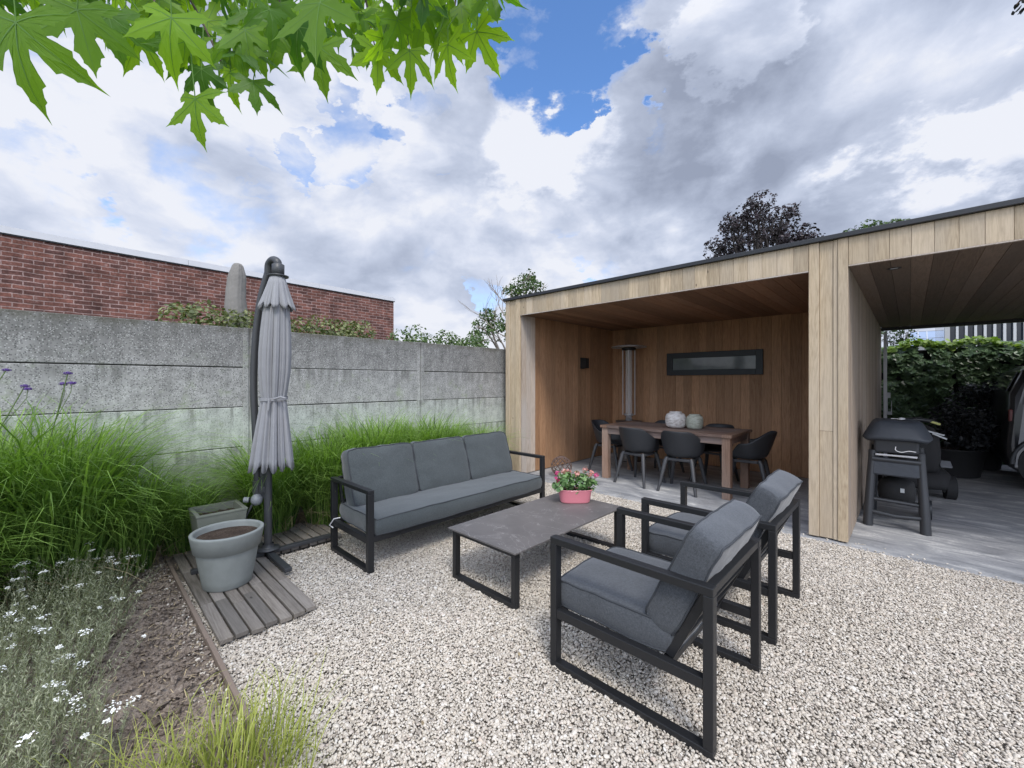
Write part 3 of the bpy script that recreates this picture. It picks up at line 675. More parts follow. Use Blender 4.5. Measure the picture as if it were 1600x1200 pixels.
for a_, b_ in ((XLi + .002, XP0 - .002), (XP1 + .002, XR)): mb = MB(); mb.span((a_, Y0 + .001, ZC - .010), (b_, Y0 + .03, ZC - .001)); mb.build('fascia_lip', M['clad_grey'], pv)
mb = MB(); mb.span((XL - .03, Y0 - .03, ZR - .010), (XR + .03, Y0 + .05, ZR + .032)); mb.span((XL - .03, Y0 + .05, ZR - .010), (XL + .05, YE + .03, ZR + .032)); mb.span((XR - .05, Y0 + .05, ZR - .010), (XR + .03, YE + .03, ZR + .032)); mb.span((XL + .05, YE - .05, ZR - .010), (XR - .05, YE + .03, ZR + .032))
mb.build('roof_trim', M['roofedge'], pv, bevel=.004)
# walls of the dining bay: the front metre of the left wall is silvered by rain
sboards('side_wall', Y0 + .041, Y0 + .36, .01, ZC - .001, XLi, 1, M['clad_grey'], wid=(.10, .13))
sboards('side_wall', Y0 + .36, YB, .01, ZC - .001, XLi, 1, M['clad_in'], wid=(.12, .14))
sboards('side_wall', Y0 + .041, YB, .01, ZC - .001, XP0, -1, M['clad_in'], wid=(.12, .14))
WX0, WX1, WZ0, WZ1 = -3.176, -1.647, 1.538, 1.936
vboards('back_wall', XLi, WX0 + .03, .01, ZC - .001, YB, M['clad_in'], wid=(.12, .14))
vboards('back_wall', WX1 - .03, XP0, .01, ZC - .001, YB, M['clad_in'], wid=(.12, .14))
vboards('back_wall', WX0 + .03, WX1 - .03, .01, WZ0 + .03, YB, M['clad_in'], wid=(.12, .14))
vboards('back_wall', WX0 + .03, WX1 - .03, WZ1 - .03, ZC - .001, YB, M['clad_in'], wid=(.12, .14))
wn = MB()
for a, b in (((WX0, YB - .035, WZ0), (WX0 + .10, YB + .03, WZ1)), ((WX1 - .10, YB - .035, WZ0), (WX1, YB + .03, WZ1)), ((WX0 + .10, YB - .035, WZ1 - .095), (WX1 - .10, YB + .03, WZ1)), ((WX0 + .10, YB - .035, WZ0), (WX1 - .10, YB + .03, WZ0 + .095))): wn.span(a, b)
wo_ = wn.build('window', M['black'], pv, bevel=.004)
wn = MB(); wn.span((WX0 + .10, YB - .004, WZ0 + .095), (WX1 - .10, YB + .012, WZ1 - .095)); wn.build('pane', mat('dim_window_glass', (.13, .15, .15), .07, var=(2.2, .7, 3)), wo_)  # lit room and reflections in the glass put into its mottled grey colour
core('back_wall_core', (XLi - .02, YB + .021, .01), (XP0 + .02, YB + .10, ZC + .02))
# ceilings, boards running front to back
def ceil(name, x0, x1, y0, y1, m):
    mb = MB()
    for a, e, s0, s1, pr in boards(mb, 'x', x0, x1, y0, y1, 0, 0, 0, (.125, .14), .002, rd, splits=.5): mb.span((a, s0, ZC - pr), (e, s1, ZC + .018))
    return mb.build(name, m, pv, bevel=.0012, seg=1)
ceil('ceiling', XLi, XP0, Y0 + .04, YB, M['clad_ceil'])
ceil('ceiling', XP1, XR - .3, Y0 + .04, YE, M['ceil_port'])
# carport side
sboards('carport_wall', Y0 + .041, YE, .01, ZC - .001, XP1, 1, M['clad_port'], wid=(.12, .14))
core('storage_wall', (XL + .02, YB + .12, .01), (XP0 + .02, YE - .02, ZC + .02), M['clad_port'])
mb = MB()
for i in range(3): mb.tone = rd.random(); mb.span((XR - .3 + i * .1, Y0, .015), (XR - .3 + i * .1 + .098, Y0 + .3, ZR - .012))
mb.build('pillar', M['clad'], pv, bevel=.002, seg=1)
mb = MB(); mb.span((XP1 + .002, YE - .08, ZC - .055), (XR - .02, YE, ZC - .003)); mb.build('rear_beam', M['roofedge'], pv)
# sliding gate frame at the back corner of the carport wall
gp = thing('gate_frame', 'narrow pale metal gate post with latch plate at the far end of the carport wall', 'gate post', (XP1 + .03, YE + .06, 0))
mb = MB(); mb.span((0, 0, 0), (.05, .05, 2.36)); mb.build('post', M['steel'], gp, bevel=.003)
mb = MB(); mb.span((.05, -.01, 1.12), (.10, .0, 1.22)); mb.span((.05, -.01, .86), (.062, 0, 1.12)); mb.span((.05, -.01, .80), (.12, 0, .86)); mb.span((.108, -.01, .8601), (.12, 0, 1.06)); mb.build('latch', M['white_trim'], gp, bevel=.002)

# recessed spot and wall lamp
def spot(x, y, label):
    t = thing('recessed_spotlight', label, 'ceiling light', (x, y, ZC), group='spotlights recessed in the boarded ceilings')
    mb = MB(); mb.lathe([(.030, -.001), (.033, -.006), (.048, -.006), (.050, .001)], 24); mb.build('ring', M['black'], t)
    mb = MB(); mb.lathe([(.0, -.002), (.030, -.002)], 20); mb.build('lens', M['white_trim'], t)
p = at(1397, 419, FPX * (ZC - CAMH) / (597 - 419)); spot(p.x, p.y, 'small round spotlight in the carport ceiling near the pillar')
wl = thing('wall_lamp', 'small black box wall lamp on the left boarded wall of the dining bay', 'wall lamp', (XLi + .003, 6.32, 1.76))
mb = MB(); mb.span((.0, -.055, -.10), (.022, .055, .10)); mb.build('back_plate', M['black'], wl, bevel=.003)
mb = MB()
for a, b in (((.022, -.055, -.09), (.115, -.05, .09)), ((.022, .05, -.09), (.115, .055, .09)), ((.11, -.05, -.09), (.115, .05, .09))): mb.span(a, b)
mb.build('shade', M['black'], wl)
mb = MB(); mb.span((.03, -.04, -.05), (.10, .04, -.04)); mb.build('diffuser', M['white_trim'], wl)
# ================================================================ cushions
def cushion(name, L, W, H, m, parent, loc, rot=(0, 0, 0), puff=.25, seed=0, cuts=14, side=.012, pipe=True, wr=.004):
    bm = bmesh.new(); bmesh.ops.create_cube(bm, size=2)
    bmesh.ops.subdivide_edges(bm, edges=bm.edges[:], cuts=cuts, use_grid_fill=True)
    def shape(u, v, w_):
        au, av, aw = abs(u), abs(v), abs(w_)
        k = (1 - au ** 4) * (1 - av ** 4)
        z = w_ * H / 2 * (1 + puff * k - .10 * (au ** 8 * av ** 8))
        x = u * L / 2 + math.copysign(side, u) * (1 - aw ** 2) * au ** 6 - .012 * u * av ** 10 * au ** 6
        y = v * W / 2 + math.copysign(side, v) * (1 - aw ** 2) * av ** 6 - .012 * v * au ** 10 * av ** 6
        q = Vector((x, y, z)); n = mnoise.noise_vector(Vector((x * 4.5 + seed * 3.7, y * 4.5, z * 3))) * .007 + mnoise.noise_vector(Vector((x * 13 + seed, y * 13, z * 9))) * wr
        return q + n
    for v in bm.verts: v.co = shape(*v.co)
    for f in bm.faces: f.smooth = True
    me = bpy.data.meshes.new(name); bm.to_mesh(me); bm.free(); me.materials.append(m)
    at_ = me.attributes.new('tone', 'FLOAT', 'POINT')
    o = link(name, me, parent, loc, rot)
    o.modifiers.new('b', 'BEVEL').width = .006; o.modifiers['b'].segments = 2; o.modifiers['b'].angle_limit = R(50)
    if pipe:
        for w_ in (1, -1):
            pts = []; n = 16
            for i in range(n): pts.append(shape(-1 + 2 * i / n, -1, w_))
            for i in range(n): pts.append(shape(1, -1 + 2 * i / n, w_))
            for i in range(n): pts.append(shape(1 - 2 * i / n, 1, w_))
            for i in range(n): pts.append(shape(-1, 1 - 2 * i / n, w_))
            pts.append(pts[0]); mb = MB(); mb.tube(pts, .0045, 6, cap=False); mb.build('piping', M['piping'], o)
    return o

# ================================================================ armchairs: x = 0 front .. .77 back, y = 0 .. .69
def armchair(x, y, label):
    t = thing('armchair', label, 'armchair', (x, y, 0), group='black framed lounge armchairs with charcoal cushions')
    D_, W_, HA = .775, .70, .645
    for s, yy in ((0, 0.0), (1, W_ - .045)):
        mb = MB(); y0, y1 = yy, yy + .045
        mb.span((0, y0, -.004), (D_, y1, .030))
        mb.span((0, y0, .0301), (.038, y1, HA - .034)); mb.span((D_ - .038, y0, .0301), (D_, y1, HA - .034)); mb.span((0, y0, HA - .0339), (D_, y1, HA))
        mb.build('side_frame', M['black'], t, bevel=.003)
        mb = MB(); mb.span((.038, y0 + .004, .247), (D_ - .038, y1 - .004, .290)); mb.build('side_rail', M['black'], t, bevel=.002)
    mb = MB(); mb.span((.002, .045, .247), (.036, W_ - .045, .287)); mb.span((.56, .045, .25), (.60, W_ - .045, .28))
    for k in range(5): yy = .12 + k * .115; mb.span((.036, yy - .02, .272), (.56, yy + .02, .284))
    mb.build('seat_frame', M['black'], t, bevel=.002)
    # sloping back frame
    mb = MB(); p0, p1 = Vector((.585, 0, .285)), Vector((.752, 0, .632))
    for yy in (.062, .31, W_ / 2 + .04, W_ - .062): mb.bar(p0 + Vector((0, yy, 0)), p1 + Vector((0, yy, 0)), .022 if .1 < yy < .6 else .036, .018, (0, 1, 0))
    mb.span((.7372, .045, .612), (.772, W_ - .045, .644))
    for f in (.3, .62): q = p0.lerp(p1, f); mb.box((q.x + .014, W_ / 2, q.z), (.012, W_ - .12, .035), Matrix.Rotation(R(25.7), 3, 'Y'))
    mb.build('back_frame', M['black'], t, bevel=.002)
    cushion('seat_cushion', .605, .592, .125, M['cushion'], t, (.297, W_ / 2, .352), puff=.10, seed=x + y)
    a = R(90 - 25.7); tilt = R(25.7)
    L_, T_ = .475, .135
    c0 = Vector((.635, W_ / 2, .60))
    cushion('back_cushion', L_, .60, T_, M['cushion'], t, c0, (0, -a, 0), puff=.17, seed=x * 2 + y + 3, wr=.006)
    mb = MB(); pts = [Vector((.02, -.006 + .09, .33)), Vector((-.012, .09, .31)), Vector((-.018, .09, .25)), Vector((.004, .09, .235))]
    mb.tube(pts, .004, 6); mb.build('cushion_tie', M['piping'], t)
    return t
armchair(-1.305, 1.640, 'nearest charcoal cushioned black armchair with its side to the viewer')
armchair(-1.295, 2.600, 'charcoal cushioned black armchair behind the nearest one, closer to the dining table')

# ================================================================ sofa: x = 0 back .. .66 front
sf = thing('sofa', 'long three seat outdoor sofa with black frame and slate cushions', 'sofa', (-3.545, 1.478, 0))
SW, SD, SH = 2.055, .665, .615
for yy in (0.0, SW - .048):
    mb = MB(); mb.span((0, yy, -.004), (SD, yy + .048, .030)); mb.span((0, yy, .0301), (.040, yy + .048, SH - .030)); mb.span((SD - .040, yy, .0301), (SD, yy + .048, SH - .030)); mb.span((0, yy, SH - .0299), (SD, yy + .048, SH)); mb.build('side_frame', M['black'], sf, bevel=.003)
    mb = MB(); mb.span((.040, yy + .004, .215), (SD - .040, yy + .044, .262)); mb.build('side_rail', M['black'], sf, bevel=.002)
mb = MB(); mb.span((SD - .038, .048, .222), (SD - .004, SW - .048, .268)); mb.span((.004, .048, .222), (.036, SW - .048, .262))
for k in range(13): yy = .13 + k * .15; mb.span((.036, yy - .02, .250), (SD - .038, yy + .02, .262))
mb.span((SD - .26, SW / 2 - .03, .19), (SD - .20, SW / 2 + .03, .2499))
mb.build('seat_frame', M['black'], sf, bevel=.002)
mb = MB()
for yy in (.07, .70, 1.36, SW - .07): mb.bar((.125, yy, .262), (.012, yy, .60), .034, .018, (0, 1, 0))
mb.bar((.020, .06, .605), (.020, SW - .06, .605), .03, .02)
mb.bar((.075, .06, .42), (.075, SW - .06, .42), .03, .014); mb.build('back_frame', M['black'], sf, bevel=.002)
cushion('seat_cushion', .63, SW - .115, .13, M['cushion_sofa'], sf, (SD / 2 + .03, SW / 2, .333), puff=.12, seed=4, cuts=20)
bw = (SW - .16) / 3
for k in range(3):
    cushion('back_cushion', .47, bw - .012, .135, M['cushion_sofa'], sf, (.135, .080 + bw * (k + .5), .605), (0, -R(90 + 17), 0), puff=.32, seed=9 + k * 2, wr=.008)
mb = MB(); mb.tube([(.07, .055, .275), (.05, .01, .27), (.03, -.02, .22), (.06, .0, .20)], .006, 6); mb.build('cushion_tie', M['steel'], sf)

# ================================================================ coffee table
ct = thing('coffee_table', 'low coffee table with dark stone look top and black loop legs', 'coffee table', (-2.43, 1.862, 0))
TX, TY, TH = .675, 1.345, .362
mb = MB(); mb.span((0, 0, TH - .012), (TX, TY, TH)); mb.build('tabletop', M['stonetop'], ct, bevel=.002)
for yy in (.02, TY - .065):
    mb = MB(); mb.span((.03, yy, -.004), (TX - .02, yy + .045, .028)); mb.span((.03, yy, .0281), (.066, yy + .045, TH - .040)); mb.span((TX - .056, yy, .0281), (TX - .02, yy + .045, TH - .040)); mb.span((.03, yy, TH - .0399), (TX - .02, yy + .045, TH - .0121)); mb.build('leg', M['black'], ct, bevel=.003)
for a_ in (.09, TX - .11): mb = MB(); mb.span((a_, .065, TH - .036), (a_ + .03, TY - .065, TH - .0125)); mb.build('stretcher', M['black'], ct, bevel=.002)

# pink planter with flowers on it
pp = thing('flower_pot', 'small pink oval tin planter with geraniums on the coffee table', 'flower pot', (-2.135, 3.035, TH + .001), R(43.7))
def oval(L, W, n=28):
    out = []
    for k in range(n):
        t = 2 * math.pi * k / n; c, s = math.cos(t), math.sin(t); out.append((math.copysign(abs(c) ** .55, c) * L / 2, math.copysign(abs(s) ** .75, s) * W / 2))
    return out
mb = MB(); rings = []
for sc, z in ((.80, 0), (.84, .002), (.87, .012), (.985, .104), (1.0, .107), (1.03, .109), (1.03, .116), (.97, .116), (.955, .10)):
    rings.append([(a * sc, b * sc, z) for a, b in oval(.30, .145)])
vs = [v for r_ in rings for v in r_]; n = 28; fs = [(i * n + k, i * n + (k + 1) % n, (i + 1) * n + (k + 1) % n, (i + 1) * n + k) for i in range(len(rings) - 1) for k in range(n)]
mb.add(vs, fs, True); mb.add(rings[0], [tuple(range(n))[::-1]], False); mb.build('pot', M['pink'], pp)
mb = MB(); mb.add([(a * .955, b * .955, .098) for a, b in oval(.30, .145)], [tuple(range(28))]); mb.build('soil', M['potsoil'], pp)
rg = np.random.default_rng(5)
Pn, Nn = clump_points([((x, y, z), (.065, .06, .055)) for x, y, z in ((-.11, 0, .15), (-.04, .02, .17), (.04, 0, .165), (.11, .01, .15), (-.08, -.04, .19), (.0, -.05, .15), (.075, -.04, .18), (.0, .03, .21), (-.14, -.03, .15), (.14, -.02, .16), (-.10, .03, .22), (.09, .03, .2))], 7500, rg)
foliage('leaves', Pn, Nn, .036, M['geranium'], pp, rg, aspect=.95)
heads = [(-.165, -.03, .20, 0), (-.10, -.01, .27, 2), (-.15, .03, .24, 1), (.015, -.02, .25, 2), (.09, 0, .285, 2), (.12, -.03, .245, 2), (.15, .01, .255, 2), (.185, -.01, .235, 1), (-.05, .05, .26, 2)]
for hx, hy, hz, c in heads:
    q, dd = blob_points((hx, hy, hz), (.026, .026, .018), 26, rg); q[:, 2] += rg.normal(0, .006, len(q)); fh = foliage('flower_head', q, dd, .018, [M['petal_r'], M['petal_r'], M['petal_p']][c], pp, rg, aspect=.8, tone=rg.uniform(0 if c != 1 else .6, 1, len(q)))
    mb = MB(); mb.tube([(hx * .7, hy * .7, .12), (hx * .9, hy, hz * .8), (hx, hy, hz)], .0022, 5); mb.build('flower_stalk', M['geranium'], fh)

# ================================================================ deck tiles under planter and parasol
rd = random.Random(21)
dk = thing('slatted_deck', 'front grey slatted decking under the round planter', 'decking', (0, 0, 0))
for k in range(7):
    mb = MB(); yc = .555 + k * .0735; x1 = -2.655 + rd.uniform(-.012, .012); x0 = -4.27 if k < 2 else -4.27
    mb.tone = rd.random(); c = -3.05 - rd.uniform(0, .2)
    mb.box(((x0 - 3.80) / 2, yc, .022), (abs(x0 + 3.80), .062, .026), Matrix.Rotation(rd.uniform(-.003, .003), 3, 'Z'))
    mb.tone = rd.random(); mb.box(((-3.797 + c) / 2, yc, .022 + rd.uniform(-.002, .002)), (abs(c + 3.797) - .002, .062, .026), Matrix.Rotation(rd.uniform(-.004, .004), 3, 'Z'))
    mb.tone = rd.random(); mb.box(((c + x1) / 2, yc, .022 + rd.uniform(-.002, .002)), (abs(x1 - c) - .003, .062, .026), Matrix.Rotation(rd.uniform(-.004, .004), 3, 'Z')); mb.build('slat', M['deck'], dk, bevel=.003)
for xx in (-4.1, -3.5, -3.0, -2.75): mb = MB(); mb.span((xx, .535, -.02), (xx + .05, 1.02, .0085)); mb.build('batten', M['deck'], dk)
dk = thing('slatted_deck', 'back grey slatted decking between the parasol pole and the sofa', 'decking', (0, 0, 0))
for k in range(8):
    yc = 1.115 + k * .0735; mb = MB(); mb.tone = rd.random(); mb.box((-4.03, yc, .022 + rd.uniform(-.002, .002)), (.60, .062, .026), Matrix.Rotation(rd.uniform(-.008, .008), 3, 'Z')); mb.build('slat', M['deck'], dk, bevel=.003)
for xx in (-4.25, -3.85): mb = MB(); mb.span((xx, 1.085, -.02), (xx + .05, 1.66, .0085)); mb.build('batten', M['deck'], dk)

# ================================================================ planters
pt = thing('round_planter', 'round grey fibreclay planter filled with bare soil', 'planter', (-3.40, .715, .0355), 0)
pt.scale = (.80, .80, .95)
mb = MB(); mb.lathe([(.172, 0), (.178, .006), (.190, .06), (.228, .255), (.229, .262), (.246, .264), (.268, .374), (.270, .384), (.262, .389), (.242, .388), (.238, .378), (.225, .30)], 64, cap0=True); mb.build('pot', M['potgrey'], pt)
mb = MB(); mb.lathe([(0, .353), (.08, .355), (.16, .350), (.235, .345)], 40, fn=lambda t, z: 1 + .01 * math.sin(5 * t)); mb.build('soil', M['potsoil'], pt)
sp_ = thing('square_planter', 'greenish grey square planter behind the round one', 'planter', (-3.90, .755, .0355)); sp_.scale = (.86, .86, .93)
mb = MB()
def sqring(a, z): return [(-a, -a, z), (a, -a, z), (a, a, z), (-a, a, z)]
rs = [sqring(.135, 0), sqring(.185, .415), sqring(.190, .42), sqring(.190, .435), sqring(.158, .435), sqring(.150, .36)]
vs = [v for r_ in rs for v in r_]; mb.add(vs, [(i * 4 + k, i * 4 + (k + 1) % 4, (i + 1) * 4 + (k + 1) % 4, (i + 1) * 4 + k) for i in range(5) for k in range(4)] + [(3, 2, 1, 0)], False); mb.build('pot', M['potgreen'], sp_, bevel=.008)
mb = MB(); n = 14; mb.add([(-.152 + .304 * i / n, -.152 + .304 * j / n, .375 + .012 * mnoise.noise((i * .6, j * .6, 0))) for i in range(n + 1) for j in range(n + 1)], [(i * (n + 1) + j, (i + 1) * (n + 1) + j, (i + 1) * (n + 1) + j + 1, i * (n + 1) + j + 1) for i in range(n) for j in range(n)], True); mb.build('soil', M['potsoil'], sp_)

# ================================================================ cantilever parasol (local x = across the view, y = away)
um = thing('cantilever_parasol', 'closed grey cantilever parasol tied with a band on a dark pole', 'parasol', (-3.738, 1.06, 0), YAW)
mb = MB(); a = -YAW
def wdir(wx, wy): v = Matrix.Rotation(-YAW, 3, 'Z') @ Vector((wx, wy, 0)); return v
for p_, q_ in (((-.55, 0), (-.03, 0)), ((.03, 0), (.47, 0)), ((0, -.50), (0, -.03)), ((0, .03), (0, .50))):
    A_, B_ = wdir(*p_), wdir(*q_); mb.bar(A_ + Vector((0, 0, .050)), B_ + Vector((0, 0, .050)), .050, .030)
mb.build('cross_base', M['umetal'], um, bevel=.004)
mb = MB(); mb.lathe([(.085, .075), (.085, .083), (.050, .088), (.042, .10), (.0405, .12)], 32, cap0=True); mb.build('base_flange', M['umetal'], um)
mb = MB(); mb.tube([(0, 0, .085), (0, 0, 1.10)], .029, 24); mb.build('pole', M['umetal'], um)
arm = [(-.100, .03, .50), (-.106, .03, .70), (-.120, .03, 1.0), (-.134, .03, 1.35), (-.130, .03, 1.6), (-.112, .03, 1.85), (-.080, .03, 2.08), (-.040, .03, 2.24), (-.012, .03, 2.33)]
def smooth_path(pts, n=5):
    pts = [Vector(p) for p in pts]; out = []
    for i in range(len(pts) - 1):
        p0, p1, p2, p3 = pts[max(i - 1, 0)], pts[i], pts[i + 1], pts[min(i + 2, len(pts) - 1)]
        for k in range(n): t = k / n; out.append(.5 * ((2 * p1) + (p2 - p0) * t + (2 * p0 - 5 * p1 + 4 * p2 - p3) * t * t + (3 * p1 - p0 - 3 * p2 + p3) * t ** 3))
    return out + [pts[-1]]
mb = MB(); mb.tube(smooth_path(arm), .027, 16); mb.build('arm', M['umetal'], um)
mb = MB(); mb.tube(smooth_path([(-.015, .03, 2.30), (-.004, .02, 2.375), (.04, .0, 2.405), (.085, -.02, 2.385), (.092, -.02, 2.34)]), .030, 14); mb.lathe([(.045, 2.26), (.046, 2.36), (.03, 2.37)], 20, c=(.092, -.02, 0), cap0=True, cap1=True); mb.lathe([(.075, 2.262), (.078, 2.272), (.04, 2.283)], 24, c=(.092, -.02, 0), cap0=True); mb.build('top_joint', M['umetal'], um)
mb = MB(); mb.tube([(-.10, .03, .52), (-.098, .03, .62)], .040, 16); mb.box((-.045, .02, .63), (.05, .04, .30)); mb.box((-.03, .0, .80), (.045, .07, .06)); mb.box((-.03, .0, .56), (.045, .07, .05)); mb.build('bracket', M['umetal'], um, bevel=.004)
mb = MB(); mb.lathe([(.0, -.046), (.024, -.041), (.041, -.02), (.044, .0), (.041, .02), (.024, .041), (0, .046)], 20, c=(-.085, -.01, .475)); mb.tube([(-.135, -.03, .478), (-.170, -.04, .482)], .022, 12); mb.build('crank_housing', M['plastic_grey'], um)
mb = MB(); mb.tube([(-.11, -.03, .44), (-.15, -.06, .33), (-.175, -.07, .31)], .008, 8); mb.build('crank_handle', M['umetal'], um)
def canopy(prof, ribs, depth, sharp=1.4, phase=0, n=192, off=lambda z: (0, 0), hem=0, sx=1, sy=1, seed=0):
    mb = MB(); rings = []
    for i, (r_, z, dp) in enumerate(prof):
        ring = []; ox, oy = off(z)
        for k in range(n):
            t = 2 * math.pi * k / n; jit = .35 * mnoise.noise((math.cos(t) * 1.7, math.sin(t) * 1.7, seed + z * .5))
            c = .5 + .5 * math.cos(ribs * t + phase + 1.6 * jit * 2); cc = abs(math.cos(.5 * (ribs * t + phase) + 2.2 * jit)); c1 = abs(math.cos(round(.28 * ribs * 2) / 2 * t + phase + jit)); f = 1 - dp * (.55 * (1 - cc ** .8) + .5 * (1 - c1 ** .8) + .12 * (1 - abs(math.cos(round(1.35 * ribs) * t + 3 * jit)))) * (1 + .5 * mnoise.noise((math.cos(t) * 3, math.sin(t) * 3, seed + 7 + z)))
            zz = z + (hem * (.6 - cc) if i == len(prof) - 1 else hem * .4 * (.6 - cc) if i == len(prof) - 2 else 0)
            ring.append((ox + math.cos(t) * r_ * f * sx, oy + math.sin(t) * r_ * f * sy, zz))
        rings += ring
    fs = [(i * n + k, i * n + (k + 1) % n, (i + 1) * n + (k + 1) % n, (i + 1) * n + k) for i in range(len(prof) - 1) for k in range(n)]
    mb.add(rings, fs, True); return mb
offz = lambda z: (.092 - .045 * (2.25 - z) / 1.5, -.03)
prof = [(.055, 2.24, .0), (.085, 2.10, .15), (.100, 1.95, .30), (.114, 1.80, .40), (.122, 1.65, .46), (.120, 1.5, .48), (.106, 1.38, .44), (.094, 1.31, .36), (.090, 1.285, .34), (.098, 1.25, .40), (.115, 1.15, .50), (.132, 1.04, .55), (.150, .92, .58), (.166, .81, .60), (.176, .745, .62)]
cb = canopy(prof, 14, .3, .9, .6, off=offz, hem=.075, seed=2); co = cb.build('canopy', M['canopy'], um)
co.modifiers.new('s', 'SOLIDIFY').thickness = .003
cb = canopy([(.050, 2.262, 0), (.070, 2.20, .12), (.098, 2.12, .24), (.120, 2.06, .34), (.136, 2.03, .42), (.140, 2.015, .45)], 12, .3, .9, 1.1, off=offz, hem=.055, seed=5); co2 = cb.build('canopy_vent', M['canopy'], um); co2.modifiers.new('s', 'SOLIDIFY').thickness = .003
mb = MB(); pts = [(offz(1.288)[0] + .101 * math.cos(t), -.03 + .101 * math.sin(t), 1.290 + .006 * math.sin(t)) for t in [2 * math.pi * k / 32 for k in range(33)]]
ring_v = []; 
for (x_, y_, z_) in pts: ring_v += [(x_, y_, z_ - .012), (x_, y_, z_ + .012)]
mb.add(ring_v, [(2 * i, 2 * i + 2, 2 * i + 3, 2 * i + 1) for i in range(32)], True)
mb.tube([(.12, -.125, 1.29), (.17, -.12, 1.305), (.20, -.11, 1.292)], .008, 6); mb.tube([(.085, -.135, 1.29), (.088, -.14, 1.25), (.083, -.142, 1.20)], .009, 6); mb.build('tie_band', M['canopy'], um)

# covered parasol beyond the wall
cv = thing('covered_parasol', 'parasol wrapped in a taupe protective cover standing beyond the concrete wall', 'parasol', (-5.6, 1.262, 0))
cb = canopy([(.155, 1.2, .06), (.145, 1.6, .07), (.135, 1.9, .08), (.120, 2.2, .10), (.108, 2.35, .14), (.101, 2.42, .10), (.104, 2.48, .16), (.097, 2.54, .12), (.099, 2.60, .18), (.090, 2.66, .20), (.078, 2.70, .26), (.060, 2.76, .30), (.040, 2.785, .3), (.001, 2.79, 0)], 5, .2, 1, .3, seed=8, off=lambda z: (.012 * math.sin(z * 9), .012 * math.sin(z * 7 + 1))); cb.build('cover', M['ucover'], cv)
mb = MB(); mb.tube([(0, 0, 0), (0, 0, 1.25)], .03, 12); mb.build('pole', M['umetal'], cv)
mb = MB(); mb.lathe([(.30, 0), (.30, .05), (.05, .08)], 24, cap0=True); mb.build('base', M['potgrey'], cv)

# ================================================================ dining set
dt = thing('dining_table', 'rustic reddish wood dining table with square legs in the pavilion', 'dining table', (-3.33, 5.375, 0))
DX, DY, DH = 1.80, .90, .78
rd = random.Random(31); mb = MB(); n = 8
for k in range(n): mb.tone = rd.random(); mb.span((.11, k * DY / n + .001, DH - .032 + rd.uniform(-.001, .001)), (DX - .11, (k + 1) * DY / n - .001, DH))
mb.build('tabletop', M['teak'], dt, bevel=.002)
for a, b in ((0, .109), (DX - .109, DX)): mb = MB(); mb.tone = rd.random(); mb.span((a, 0, DH - .034), (b, DY, DH + .002)); mb.build('breadboard_end', M['teak_z'], dt, bevel=.003)
mb = MB(); 
for a_, b_ in (((.08, .035), (DX - .08, .058)), ((.08, DY - .058), (DX - .08, DY - .035)), ((.035, .08), (.058, DY - .08)), ((DX - .058, .08), (DX - .035, DY - .08))): mb = MB(); mb.span((*a_, DH - .12), (*b_, DH - .036)); mb.build('apron', M['teak'], dt)
for a in (.02, DX - .115):
    for b in (.02, DY - .115): mb = MB(); mb.tone = rd.random(); mb.span((a, b, 0), (a + .095, b + .095, DH - .036)); mb.build('leg', M['teak_z'], dt, bevel=.004)

def dining_chair(loc, rz, label):
    t = thing('dining_chair', label, 'chair', loc, rz, 'charcoal bucket chairs round the dining table')   # back towards -y
    mb = MB(); n = 48; rows = 9; vs = []
    def rim(p):   # p: angle from the back, -pi..pi
        a = abs(p); k = .5 + .5 * math.cos(max(0, min(1, (a - .55) / 1.0)) * math.pi)      # 1 back .. 0 arms
        top = .655 + .145 * k
        if a > 1.75: top -= (.655 - .455) * (lambda s: s * s * (3 - 2 * s))(min(1, (a - 1.75) / .65))
        return top
    for i in range(rows):
        v = i / (rows - 1)
        for k in range(n + 1):
            p = -math.pi + 2 * math.pi * k / n; top = rim(p)
            if i < 3: q = v / (2 / (rows - 1)); rx, ry, z = .205 * q, .20 * q, .435 + .018 * q ** 3
            else:
                q = (i - 2) / (rows - 3); lean = .045 + .065 * max(0, math.cos(p)); rx = .205 + (.07 * q ** .7); ry = .20 + lean * q ** .8 + .02 * q; z = .453 + (top - .453) * q ** 1.05
            vs.append((rx * math.sin(p), -ry * math.cos(p), z))
    fs = [(i * (n + 1) + k, i * (n + 1) + k + 1, (i + 1) * (n + 1) + k + 1, (i + 1) * (n + 1) + k) for i in range(rows - 1) for k in range(n)]
    mb.add(vs, fs, True); o = mb.build('shell', M['shell'], t); o.modifiers.new('s', 'SOLIDIFY').thickness = .014; b = o.modifiers.new('ss', 'SUBSURF'); b.levels = b.render_levels = 1
    for sx in (-1, 1):
        for sy in (-1, 1):
            mb = MB(); mb.tube([(sx * .15, sy * .15, .435), (sx * .165, sy * .17, .40), (sx * .235, sy * .255, .0)], [.024, .028, .018], 12); mb.build('leg', M['legplastic'], t)
    mb = MB(); mb.bar((-.15, -.15, .418), (.15, -.15, .418), .045, .034); mb.bar((-.15, .15, .418), (.15, .15, .418), .035, .028); mb.bar((-.15, -.13, .418), (-.15, .13, .418), .028, .035); mb.bar((.15, -.13, .418), (.15, .13, .418), .028, .035); mb.build('under_frame', M['legplastic'], t, bevel=.006)
    return t
c0 = dining_chair((-2.76, 5.49, 0), R(-6), 'charcoal bucket chair on the near side of the table, left one')
